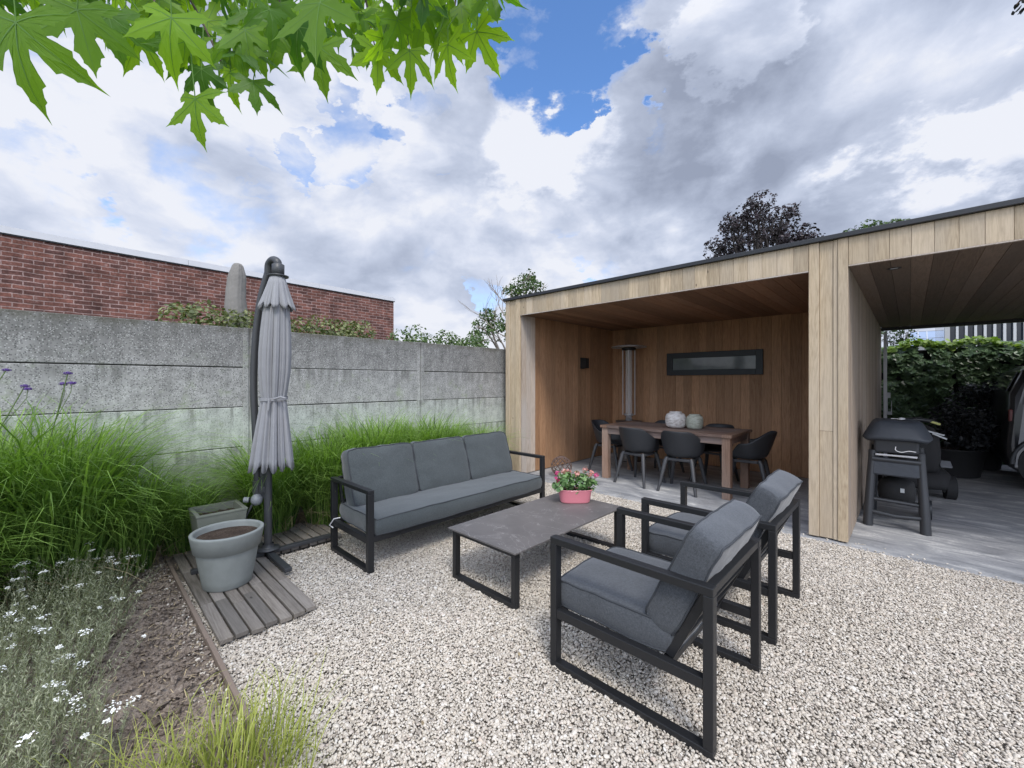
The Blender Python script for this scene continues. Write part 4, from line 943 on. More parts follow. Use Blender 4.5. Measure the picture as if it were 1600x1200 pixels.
for loc, rz, lb in (((-2.155, 5.50, 0), R(4), 'charcoal bucket chair on the near side of the table, right one'),
                    ((-3.45, 5.88, 0), R(-90), 'charcoal bucket chair at the left end of the table'),
                    ((-1.51, 5.98, 0), R(96), 'charcoal bucket chair at the right end of the table'),
                    ((-2.80, 6.33, 0), R(180), 'charcoal bucket chair on the wall side, mostly hidden behind the vases'),
                    ((-2.02, 6.30, 0), R(176), 'charcoal bucket chair on the wall side, its rim seen right of the vases')):
    copy_tree(c0, label=lb, loc=loc, rz=rz)
vz = MB(); vz.lathe([(.085, 0), (.108, .006), (.130, .03), (.138, .09), (.136, .145), (.122, .185), (.095, .202), (.082, .206), (.082, .222), (.070, .222), (.068, .20), (.06, .17)], 40, cap0=True, fn=lambda t, z: 1 + .01 * math.sin(3 * t + z * 20))
o = vz.build('vase', M['vase_white'], loc=(-2.37, 5.80, DH + .003)); tag(o, 'larger white distressed round vase on the dining table', 'vase')
vz = MB(); vz.lathe([(.08, 0), (.094, .006), (.106, .03), (.110, .08), (.108, .13), (.098, .165), (.078, .178), (.074, .18), (.074, .194), (.064, .194), (.06, .17)], 40, cap0=True)
o = vz.build('vase', M['vase_green'], loc=(-2.125, 5.84, DH + .003)); tag(o, 'smaller sage green round vase beside the white vase', 'vase')

# patio heater
ph = thing('patio_heater', 'tall glass tube patio heater with steel dish in the back corner', 'patio heater', (-3.70, 6.95, 0))
mb = MB(); mb.lathe([(.23, 0), (.235, .02), (.22, .04), (.20, .06), (.20, .66), (.235, .69), (.235, .715), (.05, .72)], 32, cap0=True); mb.build('tank_housing', mat('dark_steel_housing', (.12, .11, .10), .4, metal=.6), ph)
mb = MB(); mb.lathe([(.05, .72), (.06, .74), (.05, .80), (.085, .82), (.085, .84)], 20); mb.tube([(.02, -.08, .76), (.09, -.12, .79)], .018, 8); mb.build('burner', M['steel'], ph)
mb = MB(); mb.lathe([(.062, .84), (.062, 2.02)], 24); mb.build('glass_tube', M['dglass'], ph)
mb = MB()
for k in range(4): mb = MB(); t_ = k * math.pi / 2 + .5; mb.tube([(.105 * math.cos(t_), .105 * math.sin(t_), .82), (.105 * math.cos(t_), .105 * math.sin(t_), 2.03)], .008, 6); mb.build('guard_rod', M['steel'], ph)
mb = MB(); mb.lathe([(.125, 2.0), (.125, 2.045), (.10, 2.05)], 24, cap0=True); mb.build('collar', M['black'], ph)
mb = MB(); mb.lathe([(.31, 2.05), (.312, 2.066), (.20, 2.085), (.05, 2.10), (0, 2.102)], 40); mb.build('reflector_dish', M['steel'], ph)

# wire ball lantern and small jar by the sofa end
wb = MB(); r0 = .155
for k in range(12):
    for s in (1, -1):
        pts = [];
        for i in range(17):
            ph_ = math.pi * (i / 16) * .96 + .04; th = 2 * math.pi * k / 12 + s * ph_ * .9; pts.append((r0 * math.sin(ph_) * math.cos(th), r0 * math.sin(ph_) * math.sin(th), r0 * .97 + r0 * .95 * math.cos(ph_)))
        wb.tube(pts, .0050, 5, cap=False)
wb.lathe([(.03, .0), (.032, .006)], 16, cap0=True); wb.lathe([(.045, .285), (.047, .30), (.04, .302)], 16)
tag(wb.build('wire_ball', mat('rusty_brown_wire', (.13, .085, .07), .6), loc=(-3.80, 5.05, .0)), 'round woven brown wire ball ornament on the paving beside the sofa', 'ornament')
jr = MB(); jr.lathe([(.04, 0), (.045, .01), (.045, .08), (.035, .10), (.03, .105), (.03, .125), (.02, .13)], 20, cap0=True, cap1=True)
tag(jr.build('jar', M['vase_green'], loc=(-3.55, 4.72, 0)), 'small greenish jar on the paving next to the wire ball', 'jar')

# ================================================================ gas barbecue under a cover
bq = thing('barbecue', 'gas barbecue with black vinyl lid cover on a tubular stand', 'barbecue', (-.095, 5.78, 0))
LG = {}
for sx in (-1, 1):
    for sy in (-1, 1):
        mb = MB(); x0, x1 = sx * .205, sx * .175; y0, y1 = sy * .33 - (0), sy * .25
        mb.tube([(x0, y0, 0), (x0, y0, .02), ((x0 + x1) / 2 + sx * .002, (y0 + y1) / 2, .33), (x1, y1, .66), (x1, y1, .74)], [.041, .040, .036, .033, .030], 16); mb.build('leg', M['bbqtube'], bq)
for pts_, r_ in (([(-.19, -.32, .14), (0, -.335, .125), (.19, -.32, .14)], .022), ([(-.185, -.29, .26), (.185, -.29, .25)], .018), ([(-.175, -.27, .655), (.175, -.27, .65)], .026), ([(-.19, .31, .14), (.19, .31, .14)], .016), ([(-.19, -.3, .2), (-.19, .3, .2)], .014), ([(.19, -.3, .2), (.19, .3, .2)], .014)): mb = MB(); mb.tube(pts_, r_, 10); mb.build('crossbar', M['bbqtube'], bq)
mb = MB(); mb.span((-.165, -.285, .50), (.165, .25, .515)); mb.box((0, -.285, .575), (.33, .012, .13), Matrix.Rotation(R(-8), 3, 'X')); mb.build('cloth_shelf', M['bbqcover'], bq, bevel=.004)
mb = MB(); mb.span((-.165, -.27, .72), (.165, .27, .87)); mb.build('firebox', M['bbqtube'], bq, bevel=.02)
mb = MB(); mb.span((-.15, -.300, .695), (.15, -.275, .712)); mb.span((-.08, -.306, .698), (.10, -.300, .710)); mb.build('control_rail', M['steel'], bq, bevel=.003)
def superring(a, b, z, n=40, e=.6, ph=0):
    return [(math.copysign(abs(math.cos(t)) ** e, math.cos(t)) * a * (1 + .012 * math.sin(7 * t + ph)), math.copysign(abs(math.sin(t)) ** e, math.sin(t)) * b * (1 + .012 * math.sin(5 * t + ph)), z + .006 * math.sin(4 * t + ph)) for t in [2 * math.pi * k / n for k in range(n)]]
mb = MB(); rs = [superring(a, b, z, ph=z * 9, e=e) for a, b, z, e in ((.235, .30, .84, .35), (.258, .325, .868, .35), (.250, .315, .885, .38), (.218, .28, .955, .4), (.190, .245, 1.012, .42), (.168, .22, 1.03, .45), (.08, .10, 1.038, .6), (.01, .01, 1.04, 1))]
n = 40; mb.add([v for r_ in rs for v in r_], [(i * n + k, i * n + (k + 1) % n, (i + 1) * n + (k + 1) % n, (i + 1) * n + k) for i in range(len(rs) - 1) for k in range(n)], True); cvr = mb.build('lid_cover', M['bbqcover'], bq); cvr.modifiers.new('s', 'SOLIDIFY').thickness = .004
mb = MB(); mb.tube(smooth_path([(-.04, -.06, 1.05), (.0, -.08, 1.05), (.03, -.11, 1.048), (.06, -.08, 1.052), (.05, -.04, 1.056), (.02, -.06, 1.056), (.05, -.10, 1.054)]), .0045, 6); mb.build('drawcord', M['rope'], bq)
mb = MB(); mb.tube(smooth_path([(.0, -.345, .80), (.0, -.35, .765), (.04, -.35, .75), (.09, -.345, .765), (.14, -.34, .76)]), .004, 6); mb.build('drawcord', M['rope'], bq)
for s_ in (1, -1): mb = MB(); mb.tube([(s_ * .225, .30, .10), (s_ * .262, .30, .10)], .10, 24); mb.build('wheel', M['bbqtube'], bq)
mb = MB(); mb.lathe([(.10, .0), (.14, .02), (.145, .12), (.13, .20), (.07, .235), (.03, .24), (.03, .28)], 24, c=(.0, -.02, .215), cap0=True, cap1=True); mb.build('gas_bottle', M['tyre'], bq)
mb = MB(); mb.box((.045, -.168, .35), (.03, .004, .04)); mb.build('bottle_label', M['white_trim'], bq)

# ================================================================ ride-on mower behind it
mw = thing('lawn_mower', 'dark garden mower with yellow green trim parked behind the barbecue', 'lawn mower', (.03, 7.62, 0), R(8))
def shell(mb, rings): 
    n = len(rings[0]); mb.add([v for r_ in rings for v in r_], [(i * n + k, i * n + (k + 1) % n, (i + 1) * n + (k + 1) % n, (i + 1) * n + k) for i in range(len(rings) - 1) for k in range(n)] + [tuple(range(n))[::-1], tuple((len(rings) - 1) * n + k for k in range(n))], True)
mb = MB(); shell(mb, [superring(a, b, z, e=.5) for a, b, z in ((.20, .42, .30), (.22, .45, .36), (.225, .45, .55), (.21, .43, .74), (.17, .38, .84), (.10, .25, .87))]); mb.build('hood', M['tyre'], mw)
mb = MB(); shell(mb, [superring(a, b, z, e=.5) for a, b, z in ((.30, .52, .12), (.31, .53, .16), (.30, .52, .30))]); mb.build('deck', M['tyre'], mw)
mb = MB(); mb.tube(smooth_path([(-.25, -.20, .905), (-.13, -.26, .93), (0, -.27, .945), (.12, -.26, .93), (.22, -.20, .885)]), [.012] + [.026] * 19 + [.008], 8); mb.build('handlebar', M['bbqtube'], mw)
mb = MB(); mb.box((-.16, -.285, .925), (.20, .012, .030), Matrix.Rotation(R(-8), 3, 'Y')); mb.box((.155, -.275, .915), (.12, .012, .028), Matrix.Rotation(R(20), 3, 'Y')); mb.build('trim', M['yellowgreen'], mw, bevel=.005)
mb = MB(); mb.box((.14, -.46, .80), (.15, .01, .018), Matrix.Rotation(R(16), 3, 'Y')); mb.box((.17, -.46, .765), (.14, .01, .018), Matrix.Rotation(R(26), 3, 'Y')); mb.build('grille', M['white_trim'], mw, bevel=.003)
for x_, y_, r_ in ((.28, -.34, .14), (-.28, -.34, .14), (.30, .40, .19), (-.30, .40, .19)):
    mb = MB(); mb.tube([(x_ - .045, y_, r_), (x_ + .045, y_, r_)], r_, 24); w_ = mb.build('wheel', M['tyre'], mw, bevel=.012); mb = MB(); mb.tube([(x_ - .05, y_, r_), (x_ + .05, y_, r_)], r_ * .5, 16); mb.build('rim', M['plastic_grey'], w_)
mb = MB(); mb.box((.24, -.36, .42), (.10, .12, .02), Matrix.Rotation(R(30), 3, 'X')); mb.build('fender', M['plastic_grey'], mw, bevel=.006)

# black tubs with dark shrubs
def tub(x, y, r_, h, label, seed, top):
    t = thing('potted_shrub', label, 'potted plant', (x, y, 0)); rg = np.random.default_rng(seed)
    mb = MB(); mb.lathe([(r_ * .78, 0), (r_ * .8, .01), (r_ * .97, h - .03), (r_ * 1.03, h - .02), (r_ * 1.03, h), (r_ * .95, h), (r_ * .93, h - .05)], 32, cap0=True); mb.build('pot', M['tyre'], t)
    mb = MB(); mb.lathe([(0, h - .04), (r_ * .94, h - .045)], 20); mb.build('soil', M['potsoil'], t)
    mb = MB(); tips = []; rdd = random.Random(seed)
    for k in range(5): a = k * 1.3; branchy(mb, (.05 * math.cos(a), .05 * math.sin(a), h - .05), (math.cos(a) * .5, math.sin(a) * .5, 1), top * .4, .012, 1, rdd, tips, .6)
    mb.build('stem', M['darkbark'], t)
    P_, N_ = clump_points([((rg.uniform(-.8, .8) * r_, rg.uniform(-.8, .8) * r_, h + rg.uniform(.05, top)), (.20, .20, .16)) for _ in range(14)], 3600, rg); foliage('leaves', P_, N_, .06, M['darkleaf'], t, rg)
tub(.48, 9.30, .36, .42, 'black tub with a dark bushy plant behind the mower', 41, .55)
tub(.80, 10.35, .34, .45, 'dark leafed shrub in a black pot against the ivy, beside the car', 42, .85)

# ================================================================ parked car, only its tail in view
cr = thing('parked_car', 'dark hatchback parked in the carport, its tail at the picture edge', 'car', (.93, 8.50, 0))
side = [(.02, .30), (.0, .42), (-.01, .60), (.015, .95), (.03, 1.28), (.15, 1.58), (.27, 1.66), (.9, 1.70), (1.9, 1.69), (2.6, 1.52), (3.15, 1.12), (3.9, 1.02), (4.25, .90), (4.35, .65), (4.33, .34)]
bot = [(3.95, .24), (3.93, .24)]
def carbody():
    mb = MB(); W = 1.78
    ys = [0, .03, .12, .45, W - .45, W - .12, W - .03, W]; ins = [.0, .0, .0, 0, 0, 0, 0, 0]
    rings = []
    for j, y in enumerate(ys):
        e = [.05, .015, 0, 0, 0, 0, .015, .05][j]; ring = []
        for x, z in side + [(4.2, .22), (.12, .22)]:
            tumble = max(0, (z - 1.0)) * .22; yy = y + (tumble if y < W / 2 else -tumble) * (1 - abs(y - W / 2) / (W / 2) * -1 if False else 1) * (abs(y - W / 2) / (W / 2)); cx = 2.1; ring.append((x + (e if x < cx else -e), yy, z - e * (1 if z > 1 else 0)))
        rings.append(ring)
    n = len(rings[0]); mb.add([v for r_ in rings for v in r_], [(j * n + k, j * n + (k + 1) % n, (j + 1) * n + (k + 1) % n, (j + 1) * n + k) for j in range(len(rings) - 1) for k in range(n)], True)
    mb.add(rings[0], [tuple(range(n))[::-1]], False); mb.add(rings[-1], [tuple(range(n))], False); return mb
carbody().build('body', M['carpaint'], cr, bevel=.01)
mb = MB(); mb.add([(.022, .18, 1.30), (.022, 1.60, 1.30), (.128, 1.52, 1.56), (.128, .26, 1.56)], [(0, 1, 2, 3)]); o = mb.build('rear_window', M['carglass'], cr); o.modifiers.new('s', 'SOLIDIFY').thickness = .012
mb = MB(); mb.add([(.36, .075, 1.12), (1.35, .06, 1.12), (1.35, .135, 1.56), (.50, .135, 1.56)], [(0, 1, 2, 3)]); o = mb.build('side_window', M['carglass'], cr); o.modifiers.new('s', 'SOLIDIFY').thickness = .03
mb = MB(); mb.add([(1.42, .06, 1.12), (2.45, .05, 1.10), (2.15, .13, 1.52), (1.42, .135, 1.56)], [(0, 1, 2, 3)]); o = mb.build('side_window', M['carglass'], cr); o.modifiers.new('s', 'SOLIDIFY').thickness = .03
mb = MB(); mb.box((.035, .035, .98), (.04, .05, .16)); mb.build('tail_light', mat('dark_tail_lamp', (.12, .03, .03), .2), cr, bevel=.012)
for x_ in (.44, 3.45):
    for y_ in (-.01, 1.58):
        mb = MB(); mb.tube([(x_, y_, .345), (x_, y_ + .21, .345)], .345, 40); w_ = mb.build('wheel', M['tyre'], cr, bevel=.03)
        mb = MB(); yo = y_ - .006 if y_ < 1 else y_ + .216; mb.lathe([(.235, -.004), (.215, .004), (.20, .03), (.06, .03), (0, .03)], 32)
        for k in range(10): a = k * math.pi / 5; mb.bar((.04 * math.cos(a), .04 * math.sin(a), .0), (.21 * math.cos(a), .21 * math.sin(a), .0), .03, .012)
        mb.build('rim', M['steel'], w_, loc=(x_, yo, .345), rot=(R(-90) if y_ < 1 else R(90), 0, 0))
    mb = MB(); mb.tube([(x_ + .40 * math.cos(t), -.004, .345 + .40 * math.sin(t)) for t in [math.pi * k / 20 for k in range(21)]], .022, 8); mb.build('wheel_arch', M['umetal'], cr)
# ================================================================ ornamental grasses along the wall
def grass_proto(seed, H, N, rb, reach, m, drym=M['dryblade'], ndry=.07):
    rg = np.random.default_rng(seed); V, F, t = grass_arrays(N, rb, H, reach, .0086, rg)
    V2, F2, t2 = grass_arrays(int(N * ndry), rb * 1.3, H * .35, reach * .8, .004, rg, droop=1.3)
    V3 = np.concatenate([V, V2]); F3 = np.concatenate([F, F2 + len(V)]); fm = np.concatenate([np.zeros(len(F)), np.ones(len(F2))])
    return V3, F3, np.concatenate([t, t2]), fm, [m, drym]
protos = {}
def clump(name, label, group, x, y, sc, kind, seed, rz=0, z=.0):
    key = kind
    if key not in protos:
        k = {'a': (51, 1.02, 1900, .17, .52, M['grass']), 'b': (52, .98, 1800, .19, .58, M['grass']), 'c': (53, .95, 1500, .16, .66, M['grass']), 'd': (54, .78, 1300, .16, .50, M['grass'])}[kind]
        V, F, t, fm, ms = grass_proto(*k); o = npmesh('blades', V, F, ms, tone=t, fm=fm); me = o.data; bpy.data.objects.remove(o); protos[key] = me
    th = thing(name, label, 'ornamental grass', (x, y, z), rz, group); o = bpy.data.objects.new('blades', protos[key]); C.objects.link(o); o.parent = th; o.scale = (sc, sc, sc); return th
G1 = 'ornamental grasses along the concrete wall'
gl = 'tall green arching grass clump in the bed left of the planters, among its like'
gr_ = 'tall green arching grass clump against the wall behind the sofa, among its like'
rd = random.Random(77)
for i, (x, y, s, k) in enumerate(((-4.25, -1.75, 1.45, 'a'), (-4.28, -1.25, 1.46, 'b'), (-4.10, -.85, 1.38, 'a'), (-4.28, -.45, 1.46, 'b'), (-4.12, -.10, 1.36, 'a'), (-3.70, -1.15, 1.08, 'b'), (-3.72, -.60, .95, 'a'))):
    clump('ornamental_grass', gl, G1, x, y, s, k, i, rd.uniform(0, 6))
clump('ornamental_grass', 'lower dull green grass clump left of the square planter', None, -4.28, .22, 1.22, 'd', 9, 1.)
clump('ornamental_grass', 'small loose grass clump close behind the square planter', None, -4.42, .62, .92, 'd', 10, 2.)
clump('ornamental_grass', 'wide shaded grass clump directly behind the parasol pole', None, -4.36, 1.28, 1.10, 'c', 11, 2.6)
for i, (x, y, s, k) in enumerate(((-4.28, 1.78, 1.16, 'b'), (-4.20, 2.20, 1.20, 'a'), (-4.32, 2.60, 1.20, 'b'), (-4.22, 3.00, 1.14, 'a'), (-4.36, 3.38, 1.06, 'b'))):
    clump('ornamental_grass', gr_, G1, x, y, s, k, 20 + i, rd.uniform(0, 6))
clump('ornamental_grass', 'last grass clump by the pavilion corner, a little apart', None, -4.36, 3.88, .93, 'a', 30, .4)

# golden grass in the foreground
rg = np.random.default_rng(61); V, F, t = grass_arrays(420, .24, .33, .16, .0050, rg, droop=.6)
th = thing('golden_grass', 'yellow green grass tuft at the front edge of the border', 'ornamental grass', (-1.66, .36, 0))
npmesh('blades', V, F, [M['grass_yellow']], tone=t, parent=th)
th = thing('golden_grass', 'thinner pale grass tuft left of the yellow green one', 'ornamental grass', (-1.78, .08, 0))
V, F, t = grass_arrays(110, .16, .32, .14, .0042, rg, droop=.6); npmesh('blades', V, F, [M['grass_yellow']], tone=t, parent=th)
# a dead spike of grass standing on the soil
mb = MB(); mb.tube([(0, 0, 0), (.05, .03, .14), (.07, .06, .30)], [.002, .0016, .0008], 5); mb.tube([(.02, .01, 0), (-.02, .05, .10), (-.06, .08, .13)], [.0018, .0014, .0008], 5)
tag(mb.build('dry_stem', M['straw'], loc=(-3.75, .18, 0)), 'dry straw coloured stem standing on the bare soil', 'dead stem')

# ================================================================ white flowering perennials (uncountable)
def yarrow():
    rg = np.random.default_rng(71); n = 2100
    X = rg.uniform(-4.25, -1.45, n); edge = .14 + .10 * np.sin(X * 3.) - np.clip((X + 2.2) * .25, 0, 1); Y = edge - np.abs(rg.normal(0, 1, n)) * .55
    k = (Y > -2.4) & ~((X > -2.0) & (Y > -.05)); X, Y = X[k], Y[k]; n = len(X)
    H = rg.uniform(.20, .40, n) * (1 - .35 * np.exp(-(edge[k] - Y) / .10)); lean = rg.normal(0, .07, (n, 2)); top = np.stack([X + lean[:, 0], Y + lean[:, 1], H], 1); base = np.stack([X, Y, np.zeros(n)], 1)
    Vs, Fs, Ts, Ms = [], [], [], []; off = 0
    def put(V, F, t, mi):
        nonlocal off
        Vs.append(V); Fs.append(F + off); Ts.append(t); Ms.append(np.full(len(F), mi)); off += len(V)
    # stems
    sd = np.array([[.0013, .0008, 0]]); V = np.stack([base - sd, base + sd, top + sd * .6, top - sd * .6], 1).reshape(-1, 3); put(V, np.arange(4 * n).reshape(-1, 4), np.full(4 * n, .4), 0)
    # narrow leaves up the stems
    m = 30; f = np.tile(np.linspace(.12, .98, m), n); b_ = np.repeat(base, m, 0); t_ = np.repeat(top, m, 0); P_ = b_ + (t_ - b_) * f[:, None]
    a = rg.uniform(0, 2 * np.pi, n * m); L = rg.uniform(.010, .028, n * m)[:, None]; up = rg.uniform(.3, 1.1, n * m); d = np.stack([np.cos(a), np.sin(a), up], 1); d /= np.linalg.norm(d, axis=1, keepdims=True)
    s = np.stack([-np.sin(a), np.cos(a), rg.normal(0, .4, n * m)], 1) * rg.uniform(.0010, .0022, (n * m, 1))
    V = np.stack([P_ - s * .4, P_ + d * L * .5 - s, P_ + d * L, P_ + d * L * .5 + s], 1).reshape(-1, 3); put(V, np.arange(4 * n * m).reshape(-1, 4), np.repeat(np.clip(f * .6 + rg.uniform(-.3, .5, n * m), 0, 1), 4), 0)
    # flat white flower heads on some, clustered
    idx = np.where(rg.uniform(0, 1, n) < .072)[0]; q = 22; c = top[idx]; R_ = rg.uniform(.008, .027, len(idx))
    a = rg.uniform(0, 2 * np.pi, (len(idx), q)); rr = np.sqrt(rg.uniform(0, 1, (len(idx), q))) * R_[:, None]
    C_ = np.stack([c[:, None, 0] + rr * np.cos(a) * 1.2, c[:, None, 1] + rr * np.sin(a), c[:, None, 2] + .010 - rr ** 2 * 8 + rg.normal(0, .002, rr.shape)], -1).reshape(-1, 3)
    k6 = np.arange(6) * np.pi / 3; o = np.stack([np.cos(k6), np.sin(k6), rg.normal(0, .1, 6)], -1)[None] * rg.uniform(.0024, .0044, (len(C_), 1, 1)); V = C_[:, None, :] + o; V[:, :, 2] += rg.normal(0, .0012, (len(C_), 6)); V = V.reshape(-1, 3)
    b = (np.arange(len(C_)) * 6)[:, None]; F = np.concatenate([b + [[0, 1, 2, 3]], b + [[0, 3, 4, 5]]]); put(V, F, np.repeat(rg.uniform(.3, 1, len(C_)), 6), 1)
    return npmesh('flowering_perennials', np.concatenate(Vs), np.concatenate(Fs), [M['silver'], M['whitefl']], tone=np.concatenate(Ts), fm=np.concatenate(Ms))
tag(yarrow(), 'mass of silvery stems with flat white flower heads in the left border', 'flowering plants', kind='stuff')

# tall verbena stems against the wall
def verbena(px, py, dd, base, label, heads):
    top = at(px, py, dd); t = thing('tall_verbena', label, 'flowering plant', base); b = Vector(base); tp = top - b
    mb = MB(); mb.tube(smooth_path([(0, 0, 0), (tp.x * .25, tp.y * .22, tp.z * .35), (tp.x * .75, tp.y * .7, tp.z * .72), tuple(tp)]), .0032, 6)
    for hx, hy, hz in heads[1:]: mb.tube([(tp.x * .82, tp.y * .8, tp.z * .80), (tp.x + hx * .7, tp.y + hy * .7, tp.z + hz - .06), (tp.x + hx, tp.y + hy, tp.z + hz)], .002, 5)
    mb.build('stem', M['grass_dull'], t)
    for hx, hy, hz in heads:
        rg = np.random.default_rng(int(abs(hx) * 1e4) + 3); P_, N_ = blob_points((tp.x + hx, tp.y + hy, tp.z + hz), (.024, .024, .010), 60, rg); foliage('flower_head', P_, N_, .009, M['purplefl'], t, rg, aspect=.9)
verbena(106, 583, 2.75, (-3.98, -.30, 0), 'tall thin verbena stem with small purple heads against the wall', ((0, 0, 0), (-.02, -.02, -.07), (.03, .02, -.065)))
verbena(39, 603, 2.75, (-4.05, -.75, 0), 'shorter verbena stem with small dark heads near the left edge', ((0, 0, 0), (.012, .012, -.02)))
verbena(10, 578, 2.9, (-4.2, -.95, 0), 'verbena stem with one purple head at the far left edge', ((0, 0, 0),))

# ================================================================ shrubs beyond the wall
rg = np.random.default_rng(81)
def shrub(name, label, cat, clumps, per, size, m, stems=None, top=None, seed=0):
    g_ = np.random.default_rng(seed + 200); c0 = np.mean([c for c, r_ in clumps], axis=0); t = thing(name, label, cat, (c0[0], c0[1], 0))
    P_, N_ = clump_points(clumps, per, g_); P_ = P_ - [c0[0], c0[1], 0]; foliage('leaves', P_, N_, size, m, t, g_)
    if top: Pt, Nt = clump_points([(np.array(c) + [0, 0, r_[2] * .6], (r_[0], r_[1], r_[2] * .5)) for c, r_ in clumps], per * .25, g_); foliage('fresh_leaves', Pt - [c0[0], c0[1], 0], Nt, size, top, t, g_)
    mb = MB(); rdd = random.Random(seed)
    for k in range(1): c, r_ = clumps[rdd.randrange(len(clumps))]; mb.tube([(rdd.uniform(-.1, .1), rdd.uniform(-.1, .1), 0), ((c[0] - c0[0]) * .6, (c[1] - c0[1]) * .6, c[2] * .6), (c[0] - c0[0], c[1] - c0[1], c[2])], [.03, .02, .008], 6)
    mb.build('stem', M['darkbark'], t)
    return t
shrub('shrub', 'clipped yellowish green shrub between the concrete wall and the brick building', 'shrub', [((-5.45 + .12 * math.sin(k), .72 + k * .20, 2.05 + .03 * math.sin(k * 2.1)), (.22, .20, .20)) for k in range(11)] + [((-5.45, .72 + k * .20, 1.72), (.25, .22, .22)) for k in range(11)], 6500, .045, M['shrub_yel'], seed=1)
shrub('shrub', 'loose leafy hedge top showing over the wall right of the brick building', 'shrub', [((-6.2 + .15 * math.sin(k * 2.), 3.75 + k * .21, 2.12 + .05 * math.sin(k * 1.7)), (.26, .22, .22 + .03 * math.sin(k * 2.3))) for k in range(10)], 3600, .05, M['shrub'], seed=2)
# small tree by the roof corner, part of it bare
def tree(name, label, base, trunk_h, clumps, per, size, m, bark, seed, dead=None, depth=2, r0=.12, limbs=None):
    t = thing(name, label, 'tree', base); rdd = random.Random(seed); g_ = np.random.default_rng(seed)
    mb = MB(); mb.tube([(0, 0, 0), (.05, .03, trunk_h * .5), (0, 0, trunk_h)], [r0, r0 * .8, r0 * .65], 10); mb.build('trunk', bark, t)
    mb = MB(); B = Vector(base)
    for c, r_ in clumps:
        c = Vector(c) - B; tips = []; s = Vector((0, 0, trunk_h * rdd.uniform(.85, 1))); mid = s.lerp(c, .5) + Vector((rdd.uniform(-.2, .2), rdd.uniform(-.2, .2), rdd.uniform(-.1, .25))) * (c - s).length * .35
        mb.tube(smooth_path([s, mid, c], 4), [r0 * .45 - r0 * .38 * i / 8 for i in range(9)], 6, cap=False)
        for k in range(5): branchy(mb, mid.lerp(c, rdd.uniform(.2, 1)), (rdd.gauss(0, 1), rdd.gauss(0, 1), rdd.uniform(-.1, 1)), max(r_) * .8, r0 * .10, 1, rdd, tips, .7)
    mb.build('branch', bark, t)
    P_, N_ = clump_points([(np.array(c) - np.array(base), r_) for c, r_ in clumps], per, g_)
    hole = np.array([mnoise.noise(Vector(p) * (1.1 / max(.4, size * 4)) + Vector((seed, 0, 0))) for p in P_]); k = hole > -.12; foliage('crown', P_[k], N_[k], size, m, t, g_)
    if dead:
        mb = MB(); tips = []
        for p_, d_, L_ in dead: branchy(mb, Vector(p_) - B, d_, L_, .016, 2, rdd, tips, .5, up=.2)
        mb.build('dead_branch', M['palebranch'], t)
    return t
b0 = at(800, 540, 12.5); b0.z = -.05
tc_ = [(at(px, py, dd), (r_, r_, r_ * .8)) for px, py, dd, r_ in ((818, 445, 12.5, .42), (838, 450, 12.4, .30), (800, 452, 12.6, .30), (825, 430, 12.5, .25), (762, 492, 12.0, .26), (755, 510, 12.2, .36), (775, 520, 12.0, .40), (745, 528, 12.0, .30), (790, 500, 12.4, .36), (810, 480, 12.6, .40), (722, 536, 12.0, .2))]
tree('tree', 'light green leafy tree with pale dead twigs rising behind the left end of the roof', b0, 1.8, tc_, 3000, .08, M['treeleaf'], M['palebranch'], 5, dead=[(at(795, 530, 12), (-.8, -.8, .7), .8), (at(795, 500, 12), (-.6, -.6, .9), .6), (at(800, 480, 12), (-.5, -.5, .5), .5)])
# copper beech
bc = at(1195, 400, 26); bb_ = Vector((bc.x, bc.y, -.05))
rdd = random.Random(9); cl = []
for k in range(46):
    a = math.pi * (k + .5) / 46 * 7 % math.pi; q = (.95, .72, .5, .85)[k % 4] * rdd.uniform(.9, 1.05); px = 1193 + math.cos(a) * 80 * q; py = 412 - math.sin(a) * 98 * q + rdd.uniform(-5, 5)
    cl.append((at(px, py, 26 + rdd.uniform(-2.2, 2.2)), (rdd.uniform(.6, .85),) * 2 + (rdd.uniform(.45, .65),)))
for k in range(14): cl.append((at(1105 + k * 14, 425 + rdd.uniform(-14, 12), 26 + rdd.uniform(-2, 2)), (.8, .8, .5)))
cl.append((at(1272, 372, 26), (.6, .6, .4))); cl.append((at(1282, 385, 26), (.5, .5, .3)))
tree('copper_beech', 'dark purple leafed beech tree rising behind the pavilion roof', bb_, 6.2, cl, 420, .17, M['beech'], M['darkbark'], 12, r0=.30)
b3 = at(1370, 400, 24); b3.z = -.05
tree('tree', 'green tree just showing above the roof right of the copper beech', b3, 6.5, [(at(px, py, 24), (r_, r_, r_ * .6)) for px, py, r_ in ((1342, 357, .42), (1356, 350, .42), (1370, 352, .4), (1398, 349, .42), (1412, 348, .36), (1360, 380, 1.), (1395, 380, 1.1), (1326, 364, .36), (1380, 410, 1.2), (1384, 354, .4), (1350, 364, .6), (1405, 358, .5))], 900, .14, M['treeleaf'], M['darkbark'], 14, r0=.2)
b4 = at(1405, 545, 19); b4.z = -.05
tree('tree', 'small round green tree seen through the carport beyond the ivy', b4, 1.6, [(at(px, py, 19), (r_, r_, r_ * .8)) for px, py, r_ in ((1398, 525, .55), (1412, 522, .5), (1405, 512, .45), (1390, 535, .5), (1420, 535, .5), (1385, 512, .4))], 420, .11, M['treeleaf'], M['darkbark'], 15, r0=.1)
